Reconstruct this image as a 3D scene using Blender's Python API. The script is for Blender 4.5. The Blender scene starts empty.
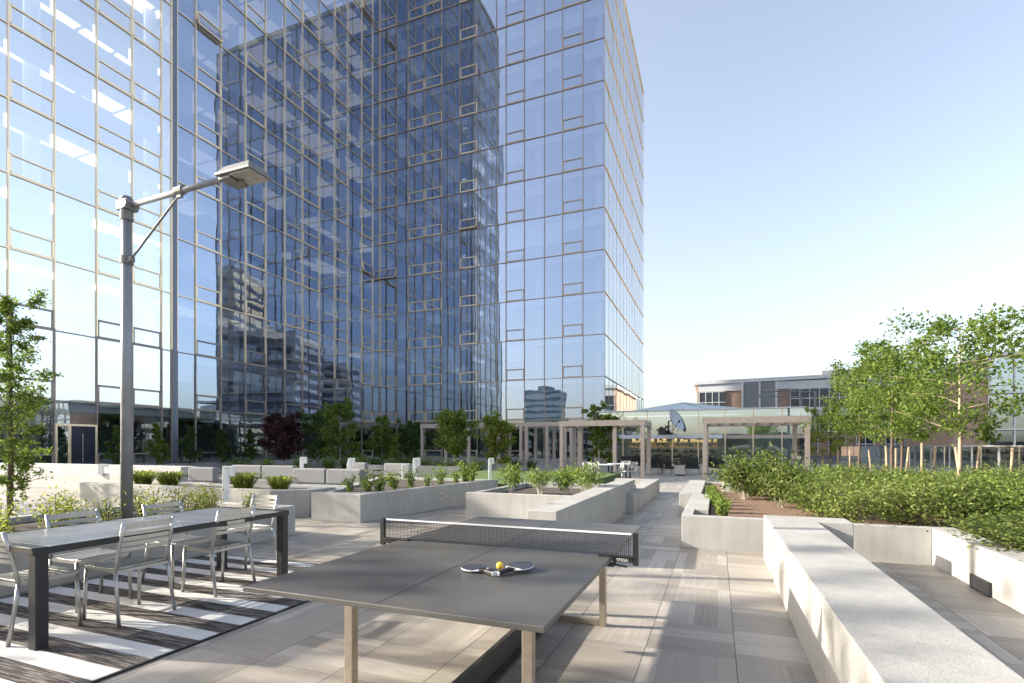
import bpy, bmesh, math, random
from mathutils import Vector, Matrix
R = math.radians
sc = bpy.context.scene
COL = sc.collection
rng = random.Random(7)

# ------------------------------------------------------------------ helpers
class MB:
    """collects solids; build() links them as one mesh object"""
    def __init__(s): s.v = []; s.f = []; s.m = []; s.mi = 0
    def add(s, vs, fs):
        o = len(s.v); s.v += [tuple(p) for p in vs]
        for f in fs: s.f.append([i + o for i in f]); s.m.append(s.mi)
    def box(s, x0, x1, y0, y1, z0, z1):
        s.add([(x0,y0,z0),(x1,y0,z0),(x1,y1,z0),(x0,y1,z0),(x0,y0,z1),(x1,y0,z1),(x1,y1,z1),(x0,y1,z1)],
              [(0,3,2,1),(4,5,6,7),(0,1,5,4),(1,2,6,5),(2,3,7,6),(3,0,4,7)])
    def bar(s, p, q, w, h, up=(0,0,1)):
        p = Vector(p); q = Vector(q); d = (q-p).normalized(); u = Vector(up)
        if abs(d.dot(u)) > .98: u = Vector((0,1,0))
        a = d.cross(u).normalized(); b = a.cross(d).normalized()
        a *= w/2; b *= h/2
        s.add([p-a-b,p+a-b,p+a+b,p-a+b,q-a-b,q+a-b,q+a+b,q-a+b],
              [(0,3,2,1),(4,5,6,7),(0,1,5,4),(1,2,6,5),(2,3,7,6),(3,0,4,7)])
    def tube(s, pts, r, n=8):
        pts = [Vector(p) for p in pts]
        rr = r if isinstance(r, (list, tuple)) else [r]*len(pts)
        vs = []; a = None
        for i, p in enumerate(pts):
            d = (pts[min(i+1, len(pts)-1)] - pts[max(i-1, 0)]).normalized()
            if a is None:
                a = d.cross(Vector((0,0,1)) if abs(d.z) < .9 else Vector((1,0,0))).normalized()
            a = (a - d*a.dot(d)).normalized(); b = d.cross(a)
            for k in range(n):
                t = 2*math.pi*k/n; vs.append(p + (a*math.cos(t) + b*math.sin(t))*rr[i])
        fs = []
        for i in range(len(pts)-1):
            for k in range(n):
                fs.append((i*n+k, i*n+(k+1) % n, (i+1)*n+(k+1) % n, (i+1)*n+k))
        fs.append(tuple(range(n))[::-1]); fs.append(tuple((len(pts)-1)*n+k for k in range(n)))
        s.add(vs, fs)
    def prism(s, poly, z0, z1):
        n = len(poly)
        vs = [(x,y,z0) for x,y in poly] + [(x,y,z1) for x,y in poly]
        fs = [tuple(range(n))[::-1], tuple(range(n, 2*n))] + [(i,(i+1) % n, n+(i+1) % n, n+i) for i in range(n)]
        s.add(vs, fs)
    def ellipsoid(s, c, rx, ry, rz, n=14, m=8):
        vs = []
        for i in range(m+1):
            t = math.pi*i/m
            for k in range(n):
                p = 2*math.pi*k/n
                vs.append((c[0]+rx*math.sin(t)*math.cos(p), c[1]+ry*math.sin(t)*math.sin(p), c[2]+rz*math.cos(t)))
        fs = [(i*n+k, (i+1)*n+k, (i+1)*n+(k+1) % n, i*n+(k+1) % n) for i in range(m) for k in range(n)]
        s.add(vs, fs)
    def build(s, name, mat, parent=None, bevel=0, smooth=False, loc=None):
        me = bpy.data.meshes.new(name); me.from_pydata(s.v, [], s.f)
        mats = mat if isinstance(mat, list) else [mat]
        for m in mats: me.materials.append(m)
        if len(mats) > 1: me.polygons.foreach_set('material_index', s.m)
        if bevel:
            bm = bmesh.new(); bm.from_mesh(me)
            bmesh.ops.remove_doubles(bm, verts=bm.verts, dist=1e-5)
            es = [e for e in bm.edges if len(e.link_faces) == 2 and e.calc_face_angle(0) > .5]
            bmesh.ops.bevel(bm, geom=es, offset=bevel, segments=2, affect='EDGES', profile=.5)
            bm.to_mesh(me); bm.free()
        if smooth: me.polygons.foreach_set('use_smooth', [True]*len(me.polygons))
        o = bpy.data.objects.new(name, me); COL.objects.link(o)
        if parent: o.parent = parent
        if loc: o.location = loc
        return o

def tag(o, label=None, cat=None, group=None, kind=None):
    if label: o['label'] = label
    if cat: o['category'] = cat
    if group: o['group'] = group
    if kind: o['kind'] = kind
    return o
def thing(name, label, cat, loc=(0,0,0), rz=0, group=None):
    o = bpy.data.objects.new(name, None); COL.objects.link(o)
    o.empty_display_size = .2
    o.location = loc; o.rotation_euler = (0,0,rz); return tag(o, label, cat, group)
def kids(o): return [c for c in bpy.data.objects if c.parent == o]
def copy_tree(o, parent=None):
    c = o.copy(); COL.objects.link(c); c.parent = parent
    for ch in kids(o): copy_tree(ch, c)
    return c

# ------------------------------------------------------------------ camera geometry helper (pixel -> world, for planning positions)
CH = 1.455
def px(x, d):
    r = (x-512)/519.; return (d*(r*.93-.3674), d*(r*.3674+.93))
def pz(y, d): return CH - (y-446)*d/519.

# ------------------------------------------------------------------ materials
def newmat(name):
    m = bpy.data.materials.new(name); m.use_nodes = True
    nt = m.node_tree; nt.nodes.clear()
    out = nt.nodes.new('ShaderNodeOutputMaterial')
    return m, nt, out
def nd(nt, typ, **kw):
    n = nt.nodes.new(typ)
    for k, v in kw.items():
        if k.startswith('i_'):
            key = k[2:]; key = int(key) if key.isdigit() else key
            n.inputs[key].default_value = v
        else: setattr(n, k, v)
    return n
def ramp(nt, stops):
    n = nt.nodes.new('ShaderNodeValToRGB'); e = n.color_ramp.elements
    while len(e) < len(stops): e.new(.5)
    for i, (p, c) in enumerate(stops):
        e[i].position = p; e[i].color = (c[0], c[1], c[2], 1)
    return n
def simple(name, col, rough=.6, metal=0, var=.12, scale=6, bump=.0, bscale=60, spec=.5):
    m, nt, out = newmat(name)
    b = nd(nt, 'ShaderNodeBsdfPrincipled'); b.inputs['Roughness'].default_value = rough
    b.inputs['Metallic'].default_value = metal; b.inputs['Specular IOR Level'].default_value = spec
    tc = nd(nt, 'ShaderNodeTexCoord')
    n = nd(nt, 'ShaderNodeTexNoise'); n.inputs['Scale'].default_value = scale; n.inputs['Detail'].default_value = 5
    nt.links.new(tc.outputs['Object'], n.inputs['Vector'])
    r = ramp(nt, [(.3, [c*(1-var) for c in col]), (.7, [min(1, c*(1+var)) for c in col])])
    nt.links.new(n.outputs['Fac'], r.inputs['Fac']); nt.links.new(r.outputs['Color'], b.inputs['Base Color'])
    if bump:
        n2 = nd(nt, 'ShaderNodeTexNoise'); n2.inputs['Scale'].default_value = bscale; n2.inputs['Detail'].default_value = 4
        nt.links.new(tc.outputs['Object'], n2.inputs['Vector'])
        bp = nd(nt, 'ShaderNodeBump'); bp.inputs['Strength'].default_value = bump; bp.inputs['Distance'].default_value = .01
        nt.links.new(n2.outputs['Fac'], bp.inputs['Height']); nt.links.new(bp.outputs['Normal'], b.inputs['Normal'])
    nt.links.new(b.outputs[0], out.inputs[0]); return m

def concrete_mat(name, c0, c1):
    m, nt, out = newmat(name)
    L = nt.links.new
    b = nd(nt, 'ShaderNodeBsdfPrincipled'); b.inputs['Roughness'].default_value = .75; b.inputs['Specular IOR Level'].default_value = .3
    tc = nd(nt, 'ShaderNodeTexCoord')
    n = nd(nt, 'ShaderNodeTexNoise'); n.inputs['Scale'].default_value = 1.3; n.inputs['Detail'].default_value = 6; n.inputs['Roughness'].default_value = .6
    L(tc.outputs['Object'], n.inputs['Vector'])
    r = ramp(nt, [(.3, c0), (.72, c1)]); L(n.outputs['Fac'], r.inputs['Fac'])
    g = nd(nt, 'ShaderNodeTexNoise'); g.inputs['Scale'].default_value = 85; g.inputs['Detail'].default_value = 3
    L(tc.outputs['Object'], g.inputs['Vector'])
    r2 = ramp(nt, [(.38, (.72,.72,.71)), (.6, (1,1,1))]); L(g.outputs['Fac'], r2.inputs['Fac'])
    mx = nd(nt, 'ShaderNodeMix', data_type='RGBA', blend_type='MULTIPLY'); mx.inputs[0].default_value = .55
    L(r.outputs[0], mx.inputs[6]); L(r2.outputs[0], mx.inputs[7])
    # rain runs: faint vertical streaks
    mp = nd(nt, 'ShaderNodeMapping'); mp.inputs['Scale'].default_value = (7, 7, .6); L(tc.outputs['Object'], mp.inputs[0])
    s = nd(nt, 'ShaderNodeTexNoise'); s.inputs['Scale'].default_value = 1.6; s.inputs['Detail'].default_value = 4; L(mp.outputs[0], s.inputs['Vector'])
    r3 = ramp(nt, [(.35, (.86,.86,.85)), (.6, (1,1,1))]); L(s.outputs['Fac'], r3.inputs['Fac'])
    mx2 = nd(nt, 'ShaderNodeMix', data_type='RGBA', blend_type='MULTIPLY'); mx2.inputs[0].default_value = .6
    L(mx.outputs[2], mx2.inputs[6]); L(r3.outputs[0], mx2.inputs[7])
    L(mx2.outputs[2], b.inputs['Base Color'])
    bp = nd(nt, 'ShaderNodeBump'); bp.inputs['Strength'].default_value = .38; bp.inputs['Distance'].default_value = .006
    L(g.outputs['Fac'], bp.inputs['Height']); L(bp.outputs[0], b.inputs['Normal'])
    L(b.outputs[0], out.inputs[0]); return m

def paver_mat():
    m, nt, out = newmat('wood_look_pavers'); L = nt.links.new
    def M(op, a, b=None, c=None):
        n = nd(nt, 'ShaderNodeMath', operation=op)
        for i, v in enumerate((a, b, c)):
            if v is None: continue
            if isinstance(v, (int, float)): n.inputs[i].default_value = v
            else: L(v, n.inputs[i])
        return n.outputs[0]
    tc = nd(nt, 'ShaderNodeTexCoord'); sp = nd(nt, 'ShaderNodeSeparateXYZ'); L(tc.outputs['Object'], sp.inputs[0])
    X = M('DIVIDE', M('SUBTRACT', sp.outputs[0], .12-6), .6); Y = M('DIVIDE', M('SUBTRACT', sp.outputs[1], .25-60), .6)
    ix = M('FLOOR', X); iy = M('FLOOR', Y); fx = M('FRACT', X); fy = M('FRACT', Y)
    cv = nd(nt, 'ShaderNodeCombineXYZ'); L(ix, cv.inputs[0]); L(iy, cv.inputs[1])
    wn = nd(nt, 'ShaderNodeTexWhiteNoise', noise_dimensions='3D'); L(cv.outputs[0], wn.inputs['Vector'])
    orient = M('GREATER_THAN', wn.outputs['Value'], .42)      # 1: planks run along X
    inv = M('SUBTRACT', 1, orient)
    across = M('ADD', M('MULTIPLY', fy, orient), M('MULTIPLY', fx, inv))
    # uneven plank widths
    warp = M('ADD', across, M('MULTIPLY', M('SINE', M('MULTIPLY', across, 6.2832)), .07))
    pk = M('FLOOR', M('MULTIPLY', warp, 4))
    cv2 = nd(nt, 'ShaderNodeCombineXYZ'); L(ix, cv2.inputs[0]); L(iy, cv2.inputs[1]); L(M('ADD', pk, 17.3), cv2.inputs[2])
    wn2 = nd(nt, 'ShaderNodeTexWhiteNoise', noise_dimensions='3D'); L(cv2.outputs[0], wn2.inputs['Vector'])
    # grain stretched along the plank
    al = M('ADD', M('MULTIPLY', sp.outputs[0], orient), M('MULTIPLY', sp.outputs[1], inv))
    ac = M('ADD', M('MULTIPLY', sp.outputs[1], orient), M('MULTIPLY', sp.outputs[0], inv))
    gv = nd(nt, 'ShaderNodeCombineXYZ'); L(M('MULTIPLY', al, 1.6), gv.inputs[0]); L(M('MULTIPLY', ac, 22), gv.inputs[1]); L(M('MULTIPLY', wn2.outputs['Value'], 40), gv.inputs[2])
    gn = nd(nt, 'ShaderNodeTexNoise'); gn.inputs['Scale'].default_value = 1.5; gn.inputs['Detail'].default_value = 7; gn.inputs['Roughness'].default_value = .65
    gn.inputs['Distortion'].default_value = .4; L(gv.outputs[0], gn.inputs['Vector'])
    t = M('ADD', M('MULTIPLY', wn2.outputs['Value'], .54), M('MULTIPLY', gn.outputs['Fac'], .66))
    r = ramp(nt, [(.10, (.165,.145,.122)), (.42, (.275,.248,.215)), (.74, (.355,.325,.285)), (1, (.49,.45,.40))]); L(t, r.inputs['Fac'])
    jx = M('GREATER_THAN', M('ABSOLUTE', M('SUBTRACT', fx, .5)), .5-.0048)
    jy = M('MULTIPLY', M('GREATER_THAN', M('ABSOLUTE', M('SUBTRACT', fy, .5)), .5-.003), .55)
    j = M('MAXIMUM', jx, jy)
    mx = nd(nt, 'ShaderNodeMix', data_type='RGBA'); L(j, mx.inputs[0]); L(r.outputs[0], mx.inputs[6]); mx.inputs[7].default_value = (.06,.055,.05,1)
    # dirt
    dn = nd(nt, 'ShaderNodeTexNoise'); dn.inputs['Scale'].default_value = .7; dn.inputs['Detail'].default_value = 6; L(tc.outputs['Object'], dn.inputs['Vector'])
    r3 = ramp(nt, [(.35, (.84,.83,.82)), (.65, (1.05,1.05,1.05))]); L(dn.outputs['Fac'], r3.inputs['Fac'])
    m2 = nd(nt, 'ShaderNodeMix', data_type='RGBA', blend_type='MULTIPLY'); m2.inputs[0].default_value = 1; L(mx.outputs[2], m2.inputs[6]); L(r3.outputs[0], m2.inputs[7])
    b = nd(nt, 'ShaderNodeBsdfPrincipled'); b.inputs['Roughness'].default_value = .5; b.inputs['Specular IOR Level'].default_value = .35
    L(m2.outputs[2], b.inputs['Base Color'])
    bp = nd(nt, 'ShaderNodeBump'); bp.inputs['Strength'].default_value = .5; bp.inputs['Distance'].default_value = .004
    L(M('SUBTRACT', M('MULTIPLY', gn.outputs['Fac'], .25), j), bp.inputs['Height']); L(bp.outputs[0], b.inputs['Normal'])
    L(b.outputs[0], out.inputs[0]); return m

def rug_mat():
    m, nt, out = newmat('striped_rug_weave'); L = nt.links.new
    tc = nd(nt, 'ShaderNodeTexCoord'); sp = nd(nt, 'ShaderNodeSeparateXYZ'); L(tc.outputs['Object'], sp.inputs[0])
    mp = nd(nt, 'ShaderNodeMapping'); mp.inputs['Scale'].default_value = (1.1, 26, 1); L(tc.outputs['Object'], mp.inputs[0])
    n = nd(nt, 'ShaderNodeTexNoise'); n.inputs['Scale'].default_value = 2.2; n.inputs['Detail'].default_value = 5; n.inputs['Roughness'].default_value = .7; L(mp.outputs[0], n.inputs['Vector'])
    st = nd(nt, 'ShaderNodeMath', operation='MULTIPLY'); L(sp.outputs[1], st.inputs[0]); st.inputs[1].default_value = 2*math.pi/.355
    si = nd(nt, 'ShaderNodeMath', operation='SINE'); L(st.outputs[0], si.inputs[0])
    mask = ramp(nt, [(.42, (0,0,0)), (.48, (1,1,1))])
    ma = nd(nt, 'ShaderNodeMath', operation='MULTIPLY_ADD'); L(si.outputs[0], ma.inputs[0]); ma.inputs[1].default_value = .5; ma.inputs[2].default_value = .5
    L(ma.outputs[0], mask.inputs['Fac'])
    dark = ramp(nt, [(.36, (.022,.02,.02)), (.50, (.075,.066,.062)), (.60, (.22,.20,.185)), (.70,(.42,.40,.38))]); L(n.outputs['Fac'], dark.inputs['Fac'])
    light = ramp(nt, [(.3, (.50,.49,.47)), (.7, (.62,.61,.59))]); L(n.outputs['Fac'], light.inputs['Fac'])
    mx = nd(nt, 'ShaderNodeMix', data_type='RGBA'); L(mask.outputs[0], mx.inputs[0]); L(light.outputs[0], mx.inputs[6]); L(dark.outputs[0], mx.inputs[7])
    b = nd(nt, 'ShaderNodeBsdfPrincipled'); b.inputs['Roughness'].default_value = .95; b.inputs['Specular IOR Level'].default_value = .1
    L(mx.outputs[2], b.inputs['Base Color'])
    w = nd(nt, 'ShaderNodeTexNoise'); w.inputs['Scale'].default_value = 220; L(tc.outputs['Object'], w.inputs['Vector'])
    bp = nd(nt, 'ShaderNodeBump'); bp.inputs['Strength'].default_value = .5; bp.inputs['Distance'].default_value = .004; L(w.outputs['Fac'], bp.inputs['Height']); L(bp.outputs[0], b.inputs['Normal'])
    L(b.outputs[0], out.inputs[0]); return m

def leaf_mat(name, cols, trans=.35):
    m, nt, out = newmat(name); L = nt.links.new
    g = nd(nt, 'ShaderNodeNewGeometry')
    r = ramp(nt, [(i/(len(cols)-1), c) for i, c in enumerate(cols)]); L(g.outputs['Random Per Island'], r.inputs['Fac'])
    d = nd(nt, 'ShaderNodeBsdfPrincipled'); d.inputs['Roughness'].default_value = .5; d.inputs['Specular IOR Level'].default_value = .2
    t = nd(nt, 'ShaderNodeBsdfTranslucent')
    hs = nd(nt, 'ShaderNodeHueSaturation'); hs.inputs['Value'].default_value = 1.7; hs.inputs['Saturation'].default_value = 1.1; L(r.outputs[0], hs.inputs['Color'])
    L(r.outputs[0], d.inputs['Base Color']); L(hs.outputs[0], t.inputs['Color'])
    mx = nd(nt, 'ShaderNodeMixShader'); mx.inputs[0].default_value = trans; L(d.outputs[0], mx.inputs[1]); L(t.outputs[0], mx.inputs[2])
    L(mx.outputs[0], out.inputs[0]); return m

def glass_mat(name, refl, tint, trans, base, wav=.02):
    """coated curtain-wall glass: mirror coat over partly clear tinted glass"""
    m, nt, out = newmat(name); L = nt.links.new
    gl = nd(nt, 'ShaderNodeBsdfGlossy'); gl.inputs['Color'].default_value = (*tint, 1); gl.inputs['Roughness'].default_value = 0.0
    tr = nd(nt, 'ShaderNodeBsdfTransparent'); tr.inputs['Color'].default_value = (*trans, 1)
    lw = nd(nt, 'ShaderNodeLayerWeight'); lw.inputs['Blend'].default_value = .28
    mr = nd(nt, 'ShaderNodeMapRange'); mr.inputs['To Min'].default_value = refl; mr.inputs['To Max'].default_value = .97
    L(lw.outputs['Fresnel'], mr.inputs['Value'])
    if wav:
        tc = nd(nt, 'ShaderNodeTexCoord')
        n = nd(nt, 'ShaderNodeTexNoise'); n.inputs['Scale'].default_value = .55; n.inputs['Detail'].default_value = 1.0; L(tc.outputs['Object'], n.inputs['Vector'])
        bp = nd(nt, 'ShaderNodeBump'); bp.inputs['Strength'].default_value = 1; bp.inputs['Distance'].default_value = wav
        L(n.outputs['Fac'], bp.inputs['Height']); L(bp.outputs[0], gl.inputs['Normal'])
    mx = nd(nt, 'ShaderNodeMixShader'); L(mr.outputs[0], mx.inputs[0]); L(tr.outputs[0], mx.inputs[1]); L(gl.outputs[0], mx.inputs[2])
    L(mx.outputs[0], out.inputs[0]); return m

M = {}
M['paver'] = paver_mat()
M['rug'] = rug_mat()
M['conc'] = concrete_mat('white_precast_concrete', (.325,.32,.303), (.415,.407,.388))
M['conc2'] = concrete_mat('grey_concrete', (.36,.36,.355), (.46,.46,.45))
M['table'] = simple('dark_concrete_tabletop', (.074,.072,.067), .42, 0, .22, 2.2, .15, 200)
M['steel'] = simple('brushed_steel', (.42,.36,.29), .38, .75, .08, 20)
M['spine'] = simple('dark_steel_beam', (.055,.053,.048), .55, .2, .15, 8)
M['alu'] = simple('brushed_aluminium', (.46,.455,.44), .38, .8, .06, 30)
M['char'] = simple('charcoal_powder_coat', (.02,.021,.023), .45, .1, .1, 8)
M['slat'] = simple('grey_slat_top', (.22,.22,.22), .35, .2, .12, 10)
M['lamp'] = simple('grey_galvanised_pole', (.26,.27,.29), .5, .5, .08, 8)
M['lampw'] = simple('weathered_lamp_housing', (.17,.172,.168), .5, .2, .12, 8)
M['lens'] = simple('lamp_lens', (.30,.29,.26), .2, 0, .2, 12)
M['white'] = simple('white_paint', (.76,.76,.75), .4, 0, .04, 8)
M['black'] = simple('black_plastic', (.012,.012,.013), .4, 0, .1, 8)
M['blackmesh'] = simple('black_net_cord', (.02,.02,.02), .8, 0, .1, 8)
M['blade'] = simple('navy_rubber', (.03,.034,.05), .55, 0, .1, 8)
M['orange'] = simple('orange_ball', (1.0,.58,.05), .35, 0, .03, 8)
M['soil'] = simple('dark_soil', (.055,.042,.034), .95, 0, .5, 14, .9, 30)
M['mulch'] = simple('bark_mulch', (.17,.105,.07), .95, 0, .5, 30, 1.0, 45)
M['lawn'] = simple('lawn', (.075,.125,.03), .9, 0, .4, 20, .8, 80)
M['earth'] = simple('city_ground', (.13,.12,.10), .95, 0, .3, .05)
M['asphalt'] = simple('asphalt', (.05,.05,.052), .9, 0, .2, 2)
M['bark'] = simple('young_bark', (.085,.062,.045), .9, 0, .3, 20, .6, 60)
M['birch'] = simple('pale_bark', (.42,.38,.32), .8, 0, .25, 20, .4, 60)
M['bark2'] = simple('tan_young_bark', (.30,.235,.165), .9, 0, .25, 20, .5, 60)
M['stake'] = simple('pale_wood_stake', (.27,.205,.14), .8, 0, .2, 12)
M['glass'] = glass_mat('coated_blue_glass', .56, (.50,.59,.76), (.84,.88,.91), 0, .0038)
M['glassw'] = glass_mat('sky_bright_glass', .66, (.92,.96,1.0), (.90,.93,.95), 0, .003)  # whiter copy of the glass: bright mirrored sky put into the tint
M['glassd'] = glass_mat('dark_lobby_glass', .22, (.85,.92,.95), (.52,.58,.58), 0, .006)
M['clear'] = glass_mat('clear_glass', .08, (1,1,1), (.86,.92,.91), 0, 0)
M['paleglass'] = glass_mat('pale_green_glass', .62, (.86,.95,1.0), (.80,.90,.92), 0, .006)
M['mull'] = simple('sunlit_mullion', (1.0,.78,.53), .36, .85, .03, 4)  # warm gold base colour stands in for sun on the mullions
M['mullb'] = simple('shaded_mullion_tan', (.50,.40,.32), .42, .6, .05, 4)  # darker copy: shade on the tower's front face put into the colour
M['mulld'] = simple('shaded_mullion_low', (.34,.29,.26), .45, .4, .06, 4)  # dark copy: shade on the lowest floors put into the colour
M['pier'] = simple('navy_metal_pier', (.17,.20,.26), .35, .3, .1, 4)
M['slab'] = simple('office_ceiling_white', (.72,.73,.74), .8, 0, .04, 2)
M['core'] = simple('office_core_wall', (.23,.25,.29), .8, 0, .15, .6)
M['blind'] = simple('white_roller_blind', (.82,.82,.80), .8, 0, .03, 2)
M['perg'] = simple('taupe_pergola_metal', (.42,.355,.31), .5, .1, .06, 5)
M['sofa'] = simple('grey_outdoor_fabric', (.20,.205,.212), .95, 0, .08, 20, .3, 200)
M['brick'] = simple('brown_brick', (.38,.265,.20), .9, 0, .12, 3, .3, 40)
M['greybrown'] = simple('grey_brown_cladding', (.24,.195,.165), .8, 0, .15, .4)
M['dish'] = simple('pale_grey_dish_paint', (.50,.52,.54), .5, 0, .05, 3)
M['frost'] = simple('frosted_roof_glass', (.52,.62,.61), .25, 0, .06, 1)
M['louvre'] = simple('grey_louvre', (.23,.24,.26), .6, .2, .08, 4)
M['whitep'] = simple('white_facade_panel', (.66,.67,.68), .6, 0, .05, 2)
M['win'] = simple('dark_window_glass', (.03,.04,.06), .08, 0, .3, 1.5)
M['tan'] = simple('tan_tower_stone', (.42,.33,.20), .8, 0, .1, .1)
M['dark'] = simple('dark_tower_cladding', (.035,.04,.05), .3, 0, .2, .2)
M['stripe'] = simple('green_glass_bands', (.16,.30,.27), .2, 0, .2, .3)
M['shelf'] = simple('cafe_shelf_wood', (.45,.36,.22), .7, 0, .2, 6)
M['wallin'] = simple('cafe_back_wall', (.50,.56,.57), .8, 0, .1, 3)
M['leaf_l'] = leaf_mat('fresh_leaf', [(.065,.11,.022), (.125,.18,.036), (.20,.25,.06)])
M['leaf_y'] = leaf_mat('yellow_green_leaf', [(.10,.14,.02), (.19,.23,.04), (.30,.32,.09)])
M['leaf_d'] = leaf_mat('dark_leaf', [(.04,.075,.02), (.07,.12,.03), (.11,.16,.045)])
M['leaf_h'] = leaf_mat('hedge_leaf', [(.05,.078,.018), (.09,.125,.028), (.16,.185,.055)])
M['leaf_hy'] = leaf_mat('young_hedge_leaf', [(.09,.13,.025), (.15,.19,.045), (.22,.25,.09)])
M['leaf_p'] = leaf_mat('purple_leaf', [(.022,.010,.012), (.05,.018,.022), (.08,.03,.03)], .2)
M['leaf_t'] = leaf_mat('locust_leaf', [(.055,.095,.018), (.10,.15,.03), (.165,.21,.05)], .45)
M['bloom'] = leaf_mat('cream_blossom', [(.55,.50,.30), (.70,.66,.45), (.75,.72,.58)], .3)

# ------------------------------------------------------------------ ground
g = MB(); g.add([(-700,-700,-.03),(700,-700,-.03),(700,900,-.03),(-700,900,-.03)], [(0,1,2,3)])
tag(g.build('ground', M['earth']), kind='structure')
t = MB(); t.add([(-34.2,-30,0),(11,-30,0),(11,48,0),(-34.2,48,0)], [(0,1,2,3)])
tag(t.build('terrace_paving', M['paver']), kind='structure')
l = MB(); l.box(-9.4,-3.5,13.35,20.5,.0,.40)
tag(l.build('lawn', M['lawn']), kind='structure')
r = MB(); r.add([(11.2,-200,-.01),(200,-200,-.01),(200,88,-.01),(11.2,88,-.01)], [(0,1,2,3)])
tag(r.build('road', M['asphalt']), kind='structure')

# ------------------------------------------------------------------ glass tower
tower = thing('glass_tower', 'tall blue mirror glass office tower with cream mullions and small vent windows', 'building', (-34.4, 47.6, 0))
FL = [4.0+3.9*k for k in range(13)]; TOP = 51.3
FLA = [4.0+3.9*k for k in range(18)]; TOPA = 71.0   # the left wing rises higher, above the frame
TL = Vector((-34.4, 47.6, 0))
# wall: (name, origin, direction along the facade, outward normal, mullion stations, columns with vents)
YA = [14.0, 15.53, 17.56, 19.68, 21.71, 23.57, 24.25, 24.63, 25.99, 28.02, 30.17, 32.16, 34.17, 36.2, 38.33, 40.39, 42.32, 44.53, 46.37, 47.6]
XB = [-34.4, -32.17, -30.68, -28.7, -26.59, -24.55, -22.55, -20.46, -19.44, -17.5, -15.45, -13.65, -11.66, -9.6]
YC = [47.6+k*2.077 for k in range(14)]
def P(face, s, z, off=0):
    if face == 'A': return Vector((-34.4+off, s, z))
    if face == 'B': return Vector((s, 47.6-off, z))
    if face == 'C': return Vector((-9.6+off, s, z))
    return Vector((s, 14.0-off, z))
XD = [-60+k*2.1333 for k in range(13)]
FACES = {'A': (YA, {1, 3, 4, 8, 10, 12, 13, 15, 17}), 'B': (XB, {1, 2, 3, 5, 7, 10}), 'C': (YC, set()), 'D': (XD, {2, 5, 8})}
FACES['B'] = (XB, {2, 3, 5, 8, 11}) if False else (XB, {0, 2, 3, 5, 8, 11})
th = R(21.55)
def cam_pos(p):
    x, y = p.x, p.y
    d = -math.sin(th)*x + math.cos(th)*y; lat = math.cos(th)*x + math.sin(th)*y
    if d < .5: return None
    return (512+519*lat/d, 446-519*(p.z-CH)/d, d)
cells = []; vents = []
for fn, (st, vc) in FACES.items():
    zs = [0.0] + (FLA if fn in 'AD' else FL)
    for k in range(len(zs)-1):
        z0, z1 = zs[k], zs[k+1]
        for i in range(len(st)-1):
            if fn == 'A' and i == 6: continue      # navy pier
            vent = i in vc and k > 0
            if k == 0 and fn in 'AB' and i in vc: vent = True
            if fn == 'A' and k == 0 and i == 2: continue   # entrance door bay
            c = P(fn, (st[i]+st[i+1])/2, (z0+z1)/2); q = cam_pos(c)
            vis = fn != 'D' and q is not None and -20 < q[0] < 1044 and q[1] > -30
            area = (st[i+1]-st[i])*(z1-z0)/(q[2]**2) if q else 0
            if fn == 'C': area *= .1
            vz = (z0, z0+1.12) if k > 0 else (.25, 1.05)
            if vent: vents.append((area if vis else 0, fn, i, k, st[i], st[i+1], vz[0], vz[1]))
            cells.append((area if vis else 0, fn, i, k, st[i], st[i+1], z0, z1, vent))
def pane(mb, fn, s0, s1, z0, z1, off, w=.0035):
    vs = [P(fn, s0, z0, off), P(fn, s1, z0, off), P(fn, s1, z1, off), P(fn, s0, z1, off)]
    dirn = P(fn, 0, 0, 1) - P(fn, 0, 0, 0)
    a, b, c = [rng.gauss(0, w) for _ in range(3)]
    vs = [v - TL + dirn*(-.02 + e) for v, e in zip(vs, (0, a, a+b, b))]
    fs = (0,1,2,3) if fn in 'BD' or fn == 'A' or fn == 'C' else (0,1,2,3)
    mb.add(vs, [fs])
cells.sort(key=lambda c: -c[0]); rest = MB(); rest_d = MB(); rest_w = MB()
for n, c in enumerate(cells):
    mb = MB() if n < 99 else (rest_d if c[3] == 0 else rest_w if (c[1] == 'C' or c[1] == 'A' and c[2] < 6) else rest)
    _, fn, i, k, s0, s1, z0, z1, vent = c
    if vent and k > 0: pane(mb, fn, s0, s1, z0+1.12, z1, 0)
    elif vent:
        pane(mb, fn, s0, s1, 1.05, z1, 0); pane(mb, fn, s0, s1, 0.0, .25, 0)
    else: pane(mb, fn, s0, s1, z0, z1, 0)
    if n < 99: mb.build('window_pane', M['glassd'] if k == 0 else M['glassw'] if (fn == 'C' or fn == 'A' and i < 6) else M['glass'], tower)
tag(rest.build('window_pane', M['glass'], tower), kind='stuff')
tag(rest_w.build('sky_bright_pane', M['glassw'], tower), kind='stuff')
tag(rest_d.build('lobby_pane', M['glassd'], tower), kind='stuff')
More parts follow.
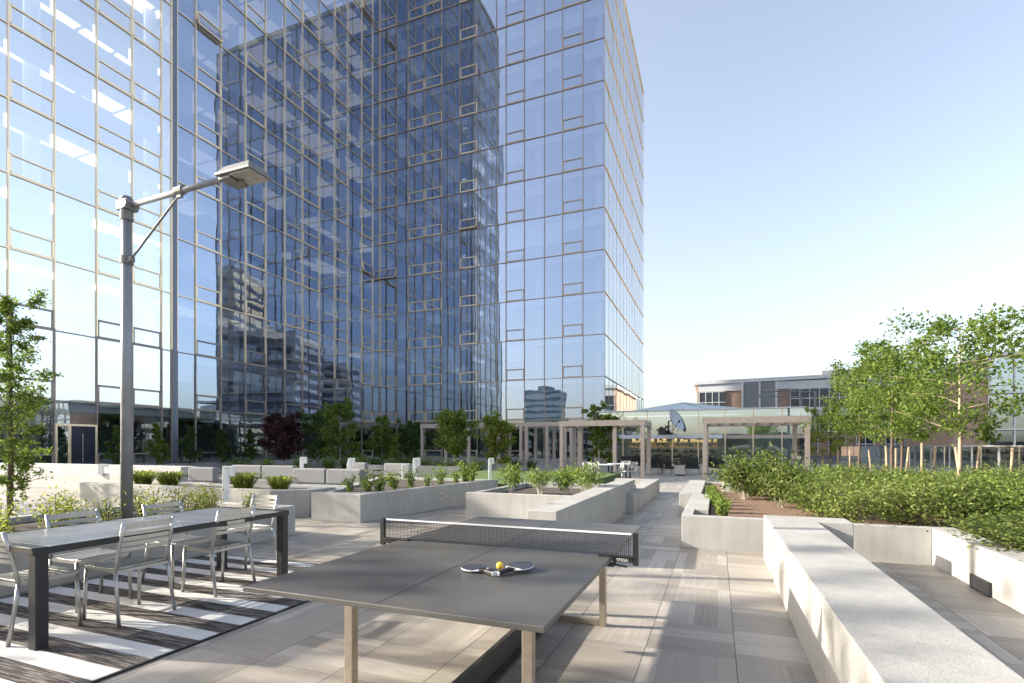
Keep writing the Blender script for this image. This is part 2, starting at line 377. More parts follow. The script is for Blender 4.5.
# vent windows: framed awning sashes sitting on each floor line; a few stand open
vents.sort(key=lambda v: -v[0]); restf = MB(); restp = MB()
OPEN = {('A', 8, 8): .24, ('A', 17, 12): .22, ('A', 17, 5): .22, ('B', 5, 6): .22, ('B', 0, 5): .22}
def loc(v): return v - TL
for n, (a, fn, i, k, s0, s1, z0, z1) in enumerate(vents):
    fm = MB() if n < 98 else restf; pm = MB() if n < 98 else restp
    ang = OPEN.get((fn, i, k), 0)
    e = .075; f = .085
    def Q(s, z, off):
        if ang:   # hinged at the head
            L_ = z1 - z; return loc(P(fn, s, z1-L_*math.cos(ang), off + L_*math.sin(ang)))
        return loc(P(fn, s, z, off))
    dirn = P(fn, 0, 0, 1) - P(fn, 0, 0, 0)
    for (pa, pb) in (((s0+e, z0+e), (s1-e, z0+e)), ((s0+e, z1-e), (s1-e, z1-e))):
        fm.bar(Q(pa[0], pa[1], .02), Q(pb[0], pb[1], .02), .10, f)
    for s in (s0+e, s1-e):
        fm.bar(Q(s, z0+e, .02), Q(s, z1-e, .02), f, .10, up=dirn)
    vs = [Q(s0+e, z0+e, .0), Q(s1-e, z0+e, .0), Q(s1-e, z1-e, .0), Q(s0+e, z1-e, .0)]
    pm.add(vs, [(0,1,2,3)])
    low = (k <= 1)
    if n < 98:
        fo = fm.build('vent_window', M['mulld'] if (fn == 'A' and k <= 2) else M['mullb'] if fn == 'B' else M['mull'], tower)
        pm.build('vent_pane', M['glassd'] if k == 0 else M['glassw'] if (fn == 'A' and i < 6) else M['glass'], fo)
tag(restf.build('vent_window', M['mull'], tower), kind='stuff'); tag(restp.build('vent_pane', M['glass'], tower), kind='stuff')
# mullions and transoms
for nm, mat, za, zb, only in (('mullion_grid', M['mulld'], 0, 8.0, 'AD'), ('mullion_grid', M['mulld'], 0, 8.0, 'C'), ('mullion_grid', M['mullb'], 0, 8.0, 'B'), ('upper_mullion_grid', M['mull'], 8.0, TOPA, 'AD'), ('upper_mullion_grid', M['mull'], 8.0, TOPA, 'C'), ('upper_mullion_grid', M['mullb'], 8.0, TOPA, 'B')):
    g = MB()
    for fn, (st, vc) in FACES.items():
        if fn not in only: continue
        dirn = P(fn, 0, 0, 1) - P(fn, 0, 0, 0)
        zt = zb if (za < 1 or fn in 'AD') else TOP
        w = {'A': .055, 'B': .042}.get(fn, .03)
        for j, s in enumerate(st):
            g.bar(loc(P(fn, s, za, .025)), loc(P(fn, s, zt, .025)), w, .11 if fn != 'C' else .03, up=dirn)
        for z in ((FLA + [TOPA-.06]) if fn in 'AD' else (FL + [TOP-.06])):
            if za <= z-.01 < zb or (za < .1 and z == 4.0):
                g.bar(loc(P(fn, st[0], z, .02)), loc(P(fn, st[-1], z, .02)), .085, .055)
        if za < .1 and fn in 'AB':
            for i in vc:
                for z in (.25, 1.05): pass
    g.build(nm, mat, tower)
g = MB(); g.box(-.3,.10,24.29-47.6,24.59-47.6,0,TOPA); g.build('corner_pier', M['pier'], tower)
# floors, ceilings, core, columns, blinds behind the glass
for k, z in enumerate(FL):
    g = MB(); g.prism([(-25.3,-33.4),(-.35,-33.4),(-.35,.35),(24.6,.35),(24.6,26.6),(-25.3,26.6)], z-.55, z+.05)
    g.build('floor_slab', M['slab'], tower)
for z in FLA[13:]:
    g = MB(); g.box(-25.3,-.35,-33.4,26.6,z-.55,z+.05); g.build('floor_slab', M['slab'], tower)
g = MB(); g.box(-22,-6,-28,20,0,TOPA-.4); g.box(-8,18,7,20,0,TOP-.5); g.build('inner_core', M['core'], tower)
for (x, y) in [(-1.2,-30.5),(-1.2,-24),(-1.2,-17.5),(-1.2,-11),(-1.2,-4.5),(5,1.2),(12,1.2),(18,1.2),(23.9,1.3)]:
    g = MB(); g.tube([(x,y,0),(x,y,TOP-1)], .38, 12); g.build('column', M['slab'], tower, smooth=True)
g = MB()
for fn, (st, vc) in FACES.items():
    if fn == 'D': continue
    for k in range(1, 13):
        z1 = FL[k]
        for i in range(len(st)-1):
            if fn == 'A' and i == 6: continue
            u = rng.random()
            if u < (.8 if fn == 'A' and i < 6 else .6 if fn == 'A' else .3):
                h = rng.choice([.7,.9,.9,1.4,2.0])
                g.add([loc(P(fn, st[i]+.08, z1-.6-h, -.25)), loc(P(fn, st[i+1]-.08, z1-.6-h, -.25)), loc(P(fn, st[i+1]-.08, z1-.6, -.25)), loc(P(fn, st[i]+.08, z1-.6, -.25))], [(0,1,2,3)])
tag(g.build('roller_blind', M['blind'], tower), kind='stuff')
g = MB(); g.box(-25.6,-25.45,-33.5,26.8,0,TOPA); g.box(-25.4,-.02,26.8,26.95,TOP,TOPA); g.box(-.2,-.02,.1,26.8,TOP,TOPA); g.box(-25.45,24.7,26.8,26.95,0,TOP); g.build('back_wall', M['core'], tower)
g = MB(); g.box(0,24.8,0,26.95,TOP-.3,TOP-.02); g.box(-25.6,-.03,-33.58,26.95,TOPA-.3,TOPA-.02); g.build('roof', M['whitep'], tower)
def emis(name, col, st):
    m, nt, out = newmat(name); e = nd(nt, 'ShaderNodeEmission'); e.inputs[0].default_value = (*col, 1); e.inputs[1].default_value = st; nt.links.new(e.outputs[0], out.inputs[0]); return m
for nm, e_, i0, i1, pr_ in (('bright', .95, 0, 6, .97), ('dim', .15, 7, 19, .93)):  # added glowing strips imitate sunlit ceilings; no lamps hang there
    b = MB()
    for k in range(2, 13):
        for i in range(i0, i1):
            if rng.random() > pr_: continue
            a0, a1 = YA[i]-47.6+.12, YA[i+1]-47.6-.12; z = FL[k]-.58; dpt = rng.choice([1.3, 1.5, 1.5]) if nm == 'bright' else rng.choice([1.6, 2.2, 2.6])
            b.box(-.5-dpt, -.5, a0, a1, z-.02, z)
    tag(b.build('ceiling_glow', emis('sunlit_ceiling_glow_'+nm, (1,.97,.93), e_), tower), kind='stuff')
# entrance door in face A
d = MB(); y0, y1 = 17.56-47.6, 19.68-47.6
for y in (y0+.06, y0+.72, y1-.06): d.box(.0, .09, y-.05, y+.05, 0, 2.6)
d.box(0,.09,y0+.01,y1-.01,2.6,2.72); 
fr = d.build('entrance_door', M['mull'], tower)
d = MB(); d.add([(.03,y0+.05,2.7),(.03,y1-.05,2.7),(.03,y1-.05,3.95),(.03,y0+.05,3.95)], [(0,1,2,3)]); d.add([(.03,y0+.1,.02),(.03,y0+.68,.02),(.03,y0+.68,2.62),(.03,y0+.1,2.62)], [(0,1,2,3)]); d.build('side_light', M['paleglass'], fr)
d = MB(); d.box(.02,.06,y0+.78,y1-.12,.02,2.6); d.build('door_leaf', M['win'], fr)
d = MB(); d.bar((.12,y0+1.33,.5),(.12,y0+1.33,2.2),.04,.04); d.build('door_handle', M['alu'], fr)

# ------------------------------------------------------------------ ping pong table
pp = thing('table_tennis_table', 'dark grey concrete outdoor table tennis table on steel legs', 'table', (-1.4, 3.27, 0))
b = MB(); b.box(-.785,.785,-1.37,1.37,.733,.76); b.build('tabletop', M['table'], pp, bevel=.004)
b = MB(); b.box(-.012,.003,-1.365,1.365,.7605,.7612); b.build('centre_line', simple('centre_seam', (.055,.052,.05), .6), pp)
for yy in (-.87, .91):
    f = MB(); f.box(-.5,.51,yy-.026,yy+.026,.68,.732); f.build('top_rail', M['steel'], pp, bevel=.004)
    f = MB(); f.box(-.5,.51,yy-.026,yy+.026,.0,.052); f.build('foot_bar', M['steel'], pp, bevel=.004)
    for xx in (-.527, .54):
        f = MB(); f.box(xx-.027,xx+.027,yy-.027,yy+.027,0,.731); f.build('leg', M['steel'], pp, bevel=.004)
b = MB(); b.box(.05,.085,-.84,.88,.0,.165); b.box(.085,.15,-.84,.88,.0,.02); b.build('stretcher_beam', M['spine'], pp, bevel=.003)
# net
net = thing('table_tennis_net', 'black mesh net with white top tape clamped across the table tennis table', 'net', (-1.4, 3.27, .76))
b = MB(); H = .152
for i in range(150):
    x = -.90 + i*1.80/149; b.box(x-.0014,x+.0014,-.0008,.0008,.008,H-.012)
for i in range(12):
    z = .012 + i*.0112; b.box(-.9,.9,.0009,.0024,z-.0013,z+.0013)
b.build('netting', M['blackmesh'], net)
b = MB(); b.box(-.905,.905,-.004,.004,H-.010,H); b.build('top_tape', M['white'], net)
for s in (-1, 1):
    b = MB(); x = s*.915
    b.box(min(x,x+s*.035),max(x,x+s*.035),-.014,.014,-.045,H+.004)
    b.box(min(s*.70,x),max(s*.70,x),-.022,.022,.001,.011)
    b.box(min(s*.79,x),max(s*.79,x),-.016,.016,-.028,.0)
    b.box(min(s*.74,s*.80),max(s*.74,s*.80),-.02,.02,-.062,-.04)
    b.bar((s*.79,0,-.045),(s*.88,0,-.058),.018,.010)
    b.tube([(s*.805,0,-.055),(s*.805,0,0)], .008, 8)
    po = b.build('net_clamp', M['black'], net, bevel=.002)
    if s == 1:
        cu = bpy.data.curves.new('maker_lettering', 'FONT'); cu.body = 'STIGA'; cu.size = .026; cu.align_x = 'CENTER'; cu.extrude = .0004
        to = bpy.data.objects.new('tmp', cu); COL.objects.link(to)
        dg = bpy.context.evaluated_depsgraph_get(); me = bpy.data.meshes.new_from_object(to.evaluated_get(dg))
        bpy.data.objects.remove(to)
        me.materials.clear(); me.materials.append(M['white'])
        lo = bpy.data.objects.new('maker_lettering', me); COL.objects.link(lo); lo.parent = po
        lo.location = (.853,-.0168,-.023); lo.rotation_euler = (R(90),0,0)
# bats and ball
def bat(name, label, loc_, rz, tilt):
    o = thing(name, label, 'bat', loc_, rz, 'table tennis bats'); o.rotation_euler = (tilt, 0, rz)
    n = 28; poly = []
    for k in range(n):
        a = 2*math.pi*k/n; poly.append((.076*math.sin(a), .165 - .080*math.cos(a)))
    w = MB(); w.prism(poly[::-1], .009, .015); w.build('blade', M['white'], o, bevel=.001)
    top = [(x*.975, .165+(y-.165)*.975) for x, y in poly if y > .108]
    w = MB(); w.prism(top[::-1], .0151, .018); w.build('rubber', M['blade'], o)
    w = MB(); w.prism([(-.014,-.01),(.014,-.01),(.013,.06),(.028,.098),(-.028,.098),(-.013,.06)], .003, .023); w.build('handle', M['black'], o, bevel=.004)
    w = MB(); w.box(-.0145,.0145,-.0125,-.0095,.002,.024); w.build('handle_cap', M['white'], o, bevel=.003)
    return o
bat('table_tennis_bat', 'navy table tennis bat lying on the left with its handle to the right', (-1.115, 2.545, .7612), R(61), R(0))
bat('table_tennis_bat', 'navy table tennis bat lying on the right with its handle crossing left', (-1.085, 2.56, .7612), R(-22), R(4))
b = MB(); b.ellipsoid((0,0,.02), .02, .02, .02, 20, 12)
tag(b.build('table_tennis_ball', M['orange'], smooth=True, loc=(-1.098, 2.60, .785)), 'small orange ball balanced on the two crossed bats', 'ball')

# ------------------------------------------------------------------ rug, dining set
b = MB(); b.box(-1.36,1.36,-2.45,2.45,0,.008)
rug = tag(b.build('striped_rug', M['rug'], loc=(-4.93, 2.55, .003)), 'black and white striped outdoor rug under the dining set', 'rug')
b = MB()
for (x0,x1,y0,y1) in ((-1.385,1.385,-2.475,-2.45),(-1.385,1.385,2.45,2.475),(-1.385,-1.36,-2.45,2.45),(1.36,1.385,-2.45,2.45)): b.box(x0,x1,y0,y1,0,.010)
b.build('rug_border', M['black'], rug)
dt = thing('dining_table', 'long charcoal outdoor dining table with grey slatted top', 'table', (-4.97, 3.32, 0))
b = MB()
for k in range(8):
    x = -.44 + k*.1259; b.box(x-.06,x+.06,-1.06,1.06,.712,.732)
b.build('slatted_top', M['slat'], dt, bevel=.002)
b = MB(); b.box(-.515,-.503,-1.17,1.17,.683,.733); b.box(.503,.515,-1.17,1.17,.683,.733)
b.box(-.503,.503,-1.17,-1.065,.69,.733); b.box(-.503,.503,1.065,1.17,.69,.733); b.box(-.5,.5,-.05,.05,.68,.71)
b.build('apron', M['char'], dt, bevel=.004)
for x in (-.465,.465):
    for y in (-1.115,1.12):
        b = MB(); b.box(x-.045,x+.045,y-.04,y+.04,0,.69); b.build('leg', M['char'], dt, bevel=.006)

def make_chair(label):
    o = thing('dining_chair', label, 'chair', (0,0,0), 0, 'aluminium chairs round the dining table')
    for s in (-1, 1):
        b = MB(); b.tube([(s*.222,.215,0),(s*.212,.195,.43)], .0145, 8); b.build('leg', M['alu'], o, smooth=True)
        b = MB(); b.tube([(s*.228,-.245,0),(s*.218,-.195,.30),(s*.212,-.178,.43)], .0145, 8); b.build('leg', M['alu'], o, smooth=True)
    for s in (-1, 1):
        b = MB(); b.tube([(s*.212,-.178,.43),(s*.210,-.19,.52),(s*.207,-.225,.68),(s*.205,-.262,.825)], .0145, 8)
        b.build('back_post', M['alu'], o, smooth=True)
    b = MB()
    for (z, h, y) in ((.795,.05,-.255),(.735,.032,-.240),(.69,.030,-.229),(.645,.030,-.218),(.60,.030,-.207)):
        n = 6
        for i in range(n):
            xa = -.2+.4*i/n; xb = -.2+.4*(i+1)/n
            ya = y - .018*(1-(xa/.2)**2); yb = y - .018*(1-(xb/.2)**2)
            b.bar((xa,ya,z),(xb,yb,z),.006,h)
    b.build('backrest', M['alu'], o)
    b = MB()
    for i in range(9):
        y = -.165 + i*.0475; dz = .012*((i-4)/4.)**2 - (.012 if i == 8 else 0)
        b.box(-.205,.205,y-.019,y+.019,.438+dz,.446+dz)
    b.build('seat', M['alu'], o, bevel=.002)
    b = MB()
    for s in (-1, 1): b.bar((s*.211,-.185,.43),(s*.211,.205,.43),.016,.026)
    b.bar((-.21,.2,.425),(.21,.2,.425),.016,.026); b.bar((-.21,-.183,.425),(.21,-.183,.425),.016,.026)
    b.build('seat_frame', M['alu'], o)
    return o
ch = make_chair('aluminium slat chair at the near end of the dining table, cut by the photo edge')
ch.location = (-4.97, 2.385, .011)
for (x, y, rz, lab) in ((-4.685, 2.93, 90, 'aluminium slat chair with its back to us beside the near table leg'),
                        (-4.70, 3.80, 90, 'aluminium slat chair with its back to us, nearer the far end of the dining table'),
                        (-5.37, 3.02, -90, 'aluminium chair across the dining table from us, nearer the near end, only its backrest rising'),
                        (-5.37, 3.87, -90, 'aluminium chair across the dining table right in front of the lamp post'),
                        (-5.36, 4.74, 178, 'aluminium chair at the far end of the dining table by the planter corner')):
    c = copy_tree(ch); c.location = (x, y, .011); c.rotation_euler = (0,0,R(rz)); c['label'] = lab

# ------------------------------------------------------------------ lamp post
LX, LY = -7.0, 4.35
lp = thing('street_lamp', 'tall grey street lamp with one long arm over the dining table', 'street lamp', (LX, LY, .35))
b = MB(); b.tube([(0,0,0),(0,0,4.28)], [.069,.056], 16); b.build('pole', M['lamp'], lp, smooth=True)
b = MB(); b.tube([(0,0,3.98),(0,0,4.26)], .072, 16); b.build('pole_cap', M['lampw'], lp, bevel=.004)
b = MB(); b.tube([(0,0,3.42),(0,0,3.52)], .075, 16); b.box(.06,.12,-.03,.03,3.44,3.5); b.build('collar', M['lampw'], lp, bevel=.004)
b = MB(); b.box(-.09,.11,-.075,.075,4.10,4.22); b.tube([(.06,-.085,4.16),(.06,.085,4.16)], .06, 14); b.build('arm_bracket', M['lampw'], lp, bevel=.006)
b = MB(); b.tube([(.08,0,4.16),(1.77,0,4.19)], .033, 12); b.build('arm', M['lamp'], lp, smooth=True)
b = MB(); b.tube([(.08,0,3.47),(.98,0,4.14)], .013, 8); b.tube([(.92,0,4.182),(1.04,0,4.185)], .052, 12); b.box(.95,1.01,-.02,.02,4.10,4.15); b.build('brace', M['lampw'], lp, smooth=False)
hd = MB(); z0 = 4.13
def frustum(mb, x0, x1, y, za, zb, i):
    mb.add([(x0,-y,za),(x1,-y,za),(x1,y,za),(x0,y,za),(x0+i,-y+i,zb),(x1-i,-y+i,zb),(x1-i,y-i,zb),(x0+i,y-i,zb)],
           [(0,3,2,1),(4,5,6,7),(0,1,5,4),(1,2,6,5),(2,3,7,6),(3,0,4,7)])
frustum(hd, 1.76, 2.26, .15, z0+.045, z0+.13, .055); hd.box(1.75,2.27,-.158,.158,z0+.012,z0+.045)
ho = hd.build('lamp_head', M['lampw'], lp, bevel=.006)
b = MB(); b.box(1.95,2.25,-.135,.135,z0-.004,z0+.011); b.build('lens', M['lens'], ho)
b = MB(); b.box(1.77,1.94,-.125,.125,z0-.025,z0+.011); b.tube([(1.98,0,z0+.0),(1.98,0,z0-.05)], .03, 10); b.build('ballast_tray', M['lampw'], ho, bevel=.004)

# ------------------------------------------------------------------ walls and planters
def wall(name, label, cat, polys, soil=None, mat='conc', group=None, parts=None):
    xs = [p[0] for po, _ in polys for p in po]; ys = [p[1] for po, _ in polys for p in po]
    cx, cy = min(xs), min(ys)
    o = thing(name, label, cat, (cx, cy, 0), 0, group)
    b = MB()
    for po, h in polys: b.prism([(x-cx, y-cy) for x, y in po], 0, h)
    b.build('concrete_wall', M[mat], o, bevel=.008)
    if soil:
        for po, h, m in soil:
            b = MB(); b.prism([(x-cx, y-cy) for x, y in po], .01, h); b.build('soil_bed', M[m], o)
    return o
def rect(x0,x1,y0,y1): return [(x0,y0),(x1,y0),(x1,y1),(x0,y1)]
# right bench wall, L shaped
wall('bench_wall', 'long white concrete bench wall running to us at lower right, L shaped at its end', 'wall',
     [([(.60,-3),(1.09,-3),(1.10,6.98),(1.46,6.98),(1.46,7.42),(.56,7.42)], .567)])
# right planter
wall('planter_wall', 'big white concrete planter on the right full of mulch and hedge shrubs', 'planter',
     [(rect(-.47,.615,7.80,7.95), .462), (rect(.615,2.45,7.80,7.95), .45), ([(2.45,-3),(2.72,-3),(2.72,7.95),(2.45,7.95)], .45),
      (rect(-.47,-.32,7.95,8.65), .462), (rect(-.47,-.12,8.65,11.45), .462), ([(-.74,11.45),(-.3,11.45),(-.3,16),(-.74,16)], .462),
      (rect(.12,.52,13.3,15.4), .5), (rect(-.3,8.3,16.0,16.2), .40), (rect(3.35,3.65,9.1,9.6), .62), (rect(8.3,8.5,-3,16.2),.45)],
     soil=[([(-.3,7.96),(2.72,7.96),(2.72,-3),(8.3,-3),(8.3,16),(-.28,16),(-.28,11.5),(-.1,11.5),(-.1,8.7),(-.3,8.7)], .37, 'mulch')])
b = MB(); b.box(-.028,.0,-.2,.2,0,.14); b.build('wall_shadow_box', M['char'], bevel=.004, loc=(2.449, 6.51, .004))  # dark box stands in for the bench wall's shadow on the planter
tag(bpy.data.objects['wall_shadow_box'], 'dark box standing in for the bench wall shadow low on the right planter wall', 'shadow box')
# planter behind the dining table
wall('planter_wall', 'white concrete planter behind the dining table holding the lamp post', 'planter',
     [([(-6.62,-3),(-6.42,-3),(-6.42,6.60),(-6.62,6.60)], .482), (rect(-9.1,-6.62,6.40,6.60), .482), (rect(-9.1,-8.9,-3,6.4), .482)],
     soil=[(rect(-8.9,-6.62,-3,6.4), .40, 'soil')])
wall('planter_wall', 'long low concrete planter with grass tufts in front of the grey sofas', 'planter',
     [([(-14.5,7.92),(-8.35,7.92),(-7.75,8.35),(-7.72,9.1),(-7.95,9.1),(-7.97,8.45),(-8.42,8.12),(-14.5,8.12)], .56), (rect(-14.5,-7.95,9.1,9.3), .52)],
     soil=[([(-14.5,8.12),(-8.42,8.12),(-7.97,8.45),(-7.95,9.1),(-14.5,9.1)], .47, 'soil')])
wall('planter_wall', 'pale concrete planter in the middle with a long right side and small plants inside', 'planter',
     [([(-7.42,8.04),(-6.24,8.04),(-5.66,13.1),(-5.86,13.1),(-6.36,8.75),(-6.6,8.5),(-7.42,8.24)], .537), (rect(-9.6,-5.66,13.1,13.3), .52), ([(-7.42,8.24),(-7.25,8.24),(-9.4,13.1),(-9.6,13.1)], .50)],
     soil=[([(-7.3,8.24),(-6.65,8.5),(-6.38,8.78),(-5.88,13.1),(-9.4,13.1)], .46, 'soil')])
wall('planter_wall', 'white concrete planter just beyond the net with four bushy standards in it', 'planter',
     [(rect(-4.72,-2.2,9.40,9.55), .52), (rect(-4.72,-4.57,9.55,12.6), .50), (rect(-4.72,-1.82,12.6,12.8), .52), (rect(-2.35,-2.2,9.55,12.6), .52)],
     soil=[(rect(-4.57,-2.35,9.55,12.6), .40, 'soil')])
wall('bench_wall', 'white concrete bench block behind the right end of the net', 'wall', [(rect(-2.2,-1.82,6.09,12.6), .655)])
wall('bench_wall', 'white concrete bench block beside the central path, farther than the net', 'wall', [(rect(-2.05,-1.66,11.35,16.7), .425), (rect(-3.0,-2.05,16.4,16.7), .425)])
wall('planter_wall', 'low distant concrete ledge in front of the entrance door at left', 'wall', [(rect(-26,-15.6,10.9,11.3), .56), (rect(-26,-15.6,11.3,11.9), .80)], mat='conc2')
wall('planter_wall', 'narrow shrub bed edged with concrete along the tower foot', 'planter', [(rect(-33.6,-33.4,14,46.6), .3), (rect(-33.4,-11,46.5,46.7), .3)],
     soil=[(rect(-34.1,-33.6,14,46.6), .26, 'soil'), (rect(-33.4,-11,46.7,47.3), .26, 'soil')])

# ------------------------------------------------------------------ plants
def leaves(pts, size, r, sv=.35, up=.3):
    vs = []; fs = []
    for p in pts:
        d = Vector((r.gauss(0,1), r.gauss(0,1), r.gauss(0,1)+up)).normalized()
        n = Vector((r.gauss(0,1), r.gauss(0,1), r.gauss(0,1)+.8)).normalized()
        a = d.cross(n)
        if a.length < .05: continue
        a.normalize(); n = a.cross(d)
        L_ = size*(1+r.uniform(-sv, sv)); w = L_*.30
        p = Vector(p); i = len(vs)
        vs += [p, p+d*L_*.5+a*w+n*w*.35, p+d*L_, p+d*L_*.5-a*w+n*w*.35]
        fs += [(i,i+1,i+2), (i,i+2,i+3)]
    return vs, fs
def leaf_obj(name, pts, size, mat, r, parent=None, loc=None):
    vs, fs = leaves(pts, size, r); b = MB(); b.v = vs; b.f = fs; b.m = [0]*len(fs)
    return b.build(name, M[mat], parent, loc=loc)

def tree(name, label, loc_, h, cr, cb, nleaf, lsize, mat, seed, shape='round', bark='bark', tr=.04, nb=14, group=None, stems=1, lean=0):
    r = random.Random(seed); o = thing(name, label, 'tree', loc_, 0, group)
    tb = MB(); pts = []
    for s in range(stems):
        a0 = r.uniform(0, 6.28); sp = .12*(stems > 1)
        base = Vector((math.cos(a0)*sp, math.sin(a0)*sp, 0))
        tp = [base]; H = h*.93*(1 if s == 0 else r.uniform(.75,.95))
        drift = Vector((math.cos(a0), math.sin(a0), 0))*(cr*.35 if stems > 1 else lean)
        for i in range(1, 9):
            t = i/8; tp.append(base + drift*t*t + Vector((r.gauss(0,.02)*h*.15, r.gauss(0,.02)*h*.15, H*t)))
        tb.tube(tp, [tr*(1-.85*i/8)+.004 for i in range(9)], 8)
        for k in range(nb):
            u = (k+.5)/nb; z = cb + (h*.95-cb)*u; t = min(z/H, .98); i = min(int(t*8), 7); p0 = tp[i].lerp(tp[i+1], t*8-i)
            if shape == 'round': rad = cr*(.45+.75*math.sin(math.pi*min(1, u*.85+.12)))*r.uniform(.65,1.12)
            elif shape == 'cone': rad = cr*(1.05-u)*r.uniform(.7,1.15)+.05
            else: rad = cr*(.5+.6*math.sin(math.pi*min(1,u*.8+.15)))*r.uniform(.7,1.1)
            az = k*2.399+r.uniform(-.4,.4); rise = (.35 if shape == 'round' else .9)*rad*r.uniform(.4,1.3)
            br = [p0]
            for q in range(1, 5):
                tt = q/4; br.append(p0 + Vector((math.cos(az+.25*r.gauss(0,1)*tt), math.sin(az+.25*r.gauss(0,1)*tt), 0))*rad*tt + Vector((0,0,rise*tt**.8)) + Vector((r.gauss(0,.03),r.gauss(0,.03),r.gauss(0,.03)))*rad)
            rb = max(.006, tr*.35*(1-u*.6)); tb.tube(br, [rb, rb*.75, rb*.5, rb*.35, .003], 5)
            nl = int(nleaf/(nb*stems)); ncl = max(3, int(nl/45)); cls = []
            for q in range(ncl):
                tt = r.uniform(.25,1.08); i2 = min(int(tt*4), 3); c = br[i2].lerp(br[i2+1], min(tt*4-i2, 1.2))
                cls.append((c + Vector((r.gauss(0,.08),r.gauss(0,.08),r.gauss(0,.08)))*rad*1.4, r.uniform(.07,.16)*max(rad,.3)))
            for q in range(nl):
                c, sg = r.choice(cls); pts.append(c + Vector((r.gauss(0,sg),r.gauss(0,sg),r.gauss(0,sg*.7))))
    tb.build('trunk', M[bark], o, smooth=True); leaf_obj('crown', pts, lsize, mat, r, o)
    return o

def shrub_mesh(seed, w, h, n, lsize, mat, stems=6, bare=.15, bloom=0):
    """returns an unparented thing: stems + foliage"""
    r = random.Random(seed); o = thing('shrub', 'shrub', 'shrub')
    b = MB(); pts = []
    for s in range(stems):
        a = r.uniform(0,6.28); rad = w*.5*math.sqrt(r.random()); top = Vector((math.cos(a)*rad, math.sin(a)*rad, h*r.uniform(.65,1.05)))
        mid = Vector((top.x*.45, top.y*.45, top.z*.5)); b.tube([(top.x*.12,top.y*.12,0), mid, top], [.011,.008,.003], 5)
        for q in range(int(n/stems)):
            t = bare + (1.04-bare)*r.random()**.75; c = mid.lerp(top, (t-.5)*2) if t > .5 else Vector((top.x*.12,top.y*.12,0)).lerp(mid, t*2)
            sg = w*.13*(.6+t*.6); pts.append(c + Vector((r.gauss(0,sg),r.gauss(0,sg),r.gauss(0,sg*.8))))
    b.build('stem', M['birch' if bare > .3 else 'bark'], o); leaf_obj('foliage', pts, lsize, mat, r, o)
    if bloom: leaf_obj('blossom', [p + Vector((0,0,.01)) for p in r.sample(pts, bloom)], lsize*.7, 'bloom', r, o)
    return o
def place(proto, first, loc_, sc_, rz, label, cat, group, name):
    o = proto if first else copy_tree(proto)
    o.name = name; o.location = loc_; o.rotation_euler = (0,0,rz); o.scale = sc_; tag(o, label, cat, group); return o

# hedge shrubs in the right planter
protos = [shrub_mesh(100+i, .95, .62, [2400,1800,2000,1500][i], [.042,.055,.048,.046][i], m, 11, [.1,.25,.15,.3][i]) for i, m in enumerate(['leaf_h','leaf_h','leaf_l','leaf_hy'])]
used = set(); r = random.Random(5); spots = []
y = 8.25
while y < 15.8:
    x = 1.62 - (.45 if y > 10.9 else 0) - (.55 if y > 12.4 else 0)
    while x < 8.0:
        spots.append((x + r.uniform(-.15,.15), y + r.uniform(-.15,.15))); x += .74
    y += .72
y = 3.0
while y < 8.0:
    x = 2.98
    while x < 7.8: spots.append((x + r.uniform(-.15,.15), y + r.uniform(-.15,.15))); x += .76
    y += .74
for (x, y) in spots:
    i = r.randrange(4); s = r.uniform(.85,1.15)
    if abs(x-4.79) < .2 and abs(y-13.7) < .3: continue
    place(protos[i], i not in used, (x, y, .365), (s, s, s*(r.uniform(.45,.92) if y > 8 else r.uniform(.42,.66))), r.uniform(0,6.28), 'leafy green hedge shrub in the dense mass filling the right planter', 'shrub', 'hedge shrubs in the right planter', 'hedge_shrub'); used.add(i)
# two shrubs with bare canes at the mulch edge
big = shrub_mesh(120, .95, .85, 1500, .075, 'leaf_h', 9, .42)
place(big, True, (.55, 11.6, .365), (1,1,.95), .3, 'shrub with pale bare canes at the left edge of the mulch', 'shrub', 'cane shrubs', 'cane_shrub')
place(big, False, (1.05, 10.3, .365), (.9,.9,.85), 2.3, 'shrub with reddish bare canes nearest the L shaped bench wall', 'shrub', 'cane shrubs', 'cane_shrub')
place(big, False, (1.0, 12.9, .365), (1.1,1.1,1.0), 4.1, 'taller cane shrub behind the two at the mulch edge', 'shrub', 'cane shrubs', 'cane_shrub')
# ground cover row along the mulch
gc = shrub_mesh(130, .36, .22, 420, .06, 'leaf_l', 6, .0)
for i in range(9):
    place(gc, i == 0, (-.14+.03*i+r.uniform(-.03,.03), 13.0-.56*i, .36), (.7,.7,r.uniform(.6,.9)), r.uniform(0,6), 'low bright green perennial in the row edging the dark mulch', 'plant', 'low perennials edging the mulch', 'low_perennial')
# planter behind dining table: leggy blossoming plants
pr = [shrub_mesh(140+i, .62, .56, 300, .05, 'leaf_y', 6, .12, 50) for i in range(2)]
k = 0
for (x, y, s) in [(-6.9,2.7,1),(-7.2,3.15,.95),(-6.85,3.5,.8),(-7.3,3.75,1.05),(-6.88,4.05,.85),(-7.05,4.75,1.0),(-6.9,5.15,.8),(-7.4,5.3,1.0),(-7.0,5.6,.75),(-7.5,5.85,.95),(-6.95,6.1,.7),(-7.9,6.0,.8),(-8.3,4.4,.9),(-8.2,3.3,.95),(-8.0,5.2,.8),(-6.85,2.25,1)]:
    place(pr[k % 2], k < 2, (x, y, .395), (s*.85,s*.85,s*.85), r.uniform(0,6), 'loose yellow green plant with cream blossom behind the dining table', 'plant', 'blossoming plants behind the dining table', 'blossoming_plant'); k += 1
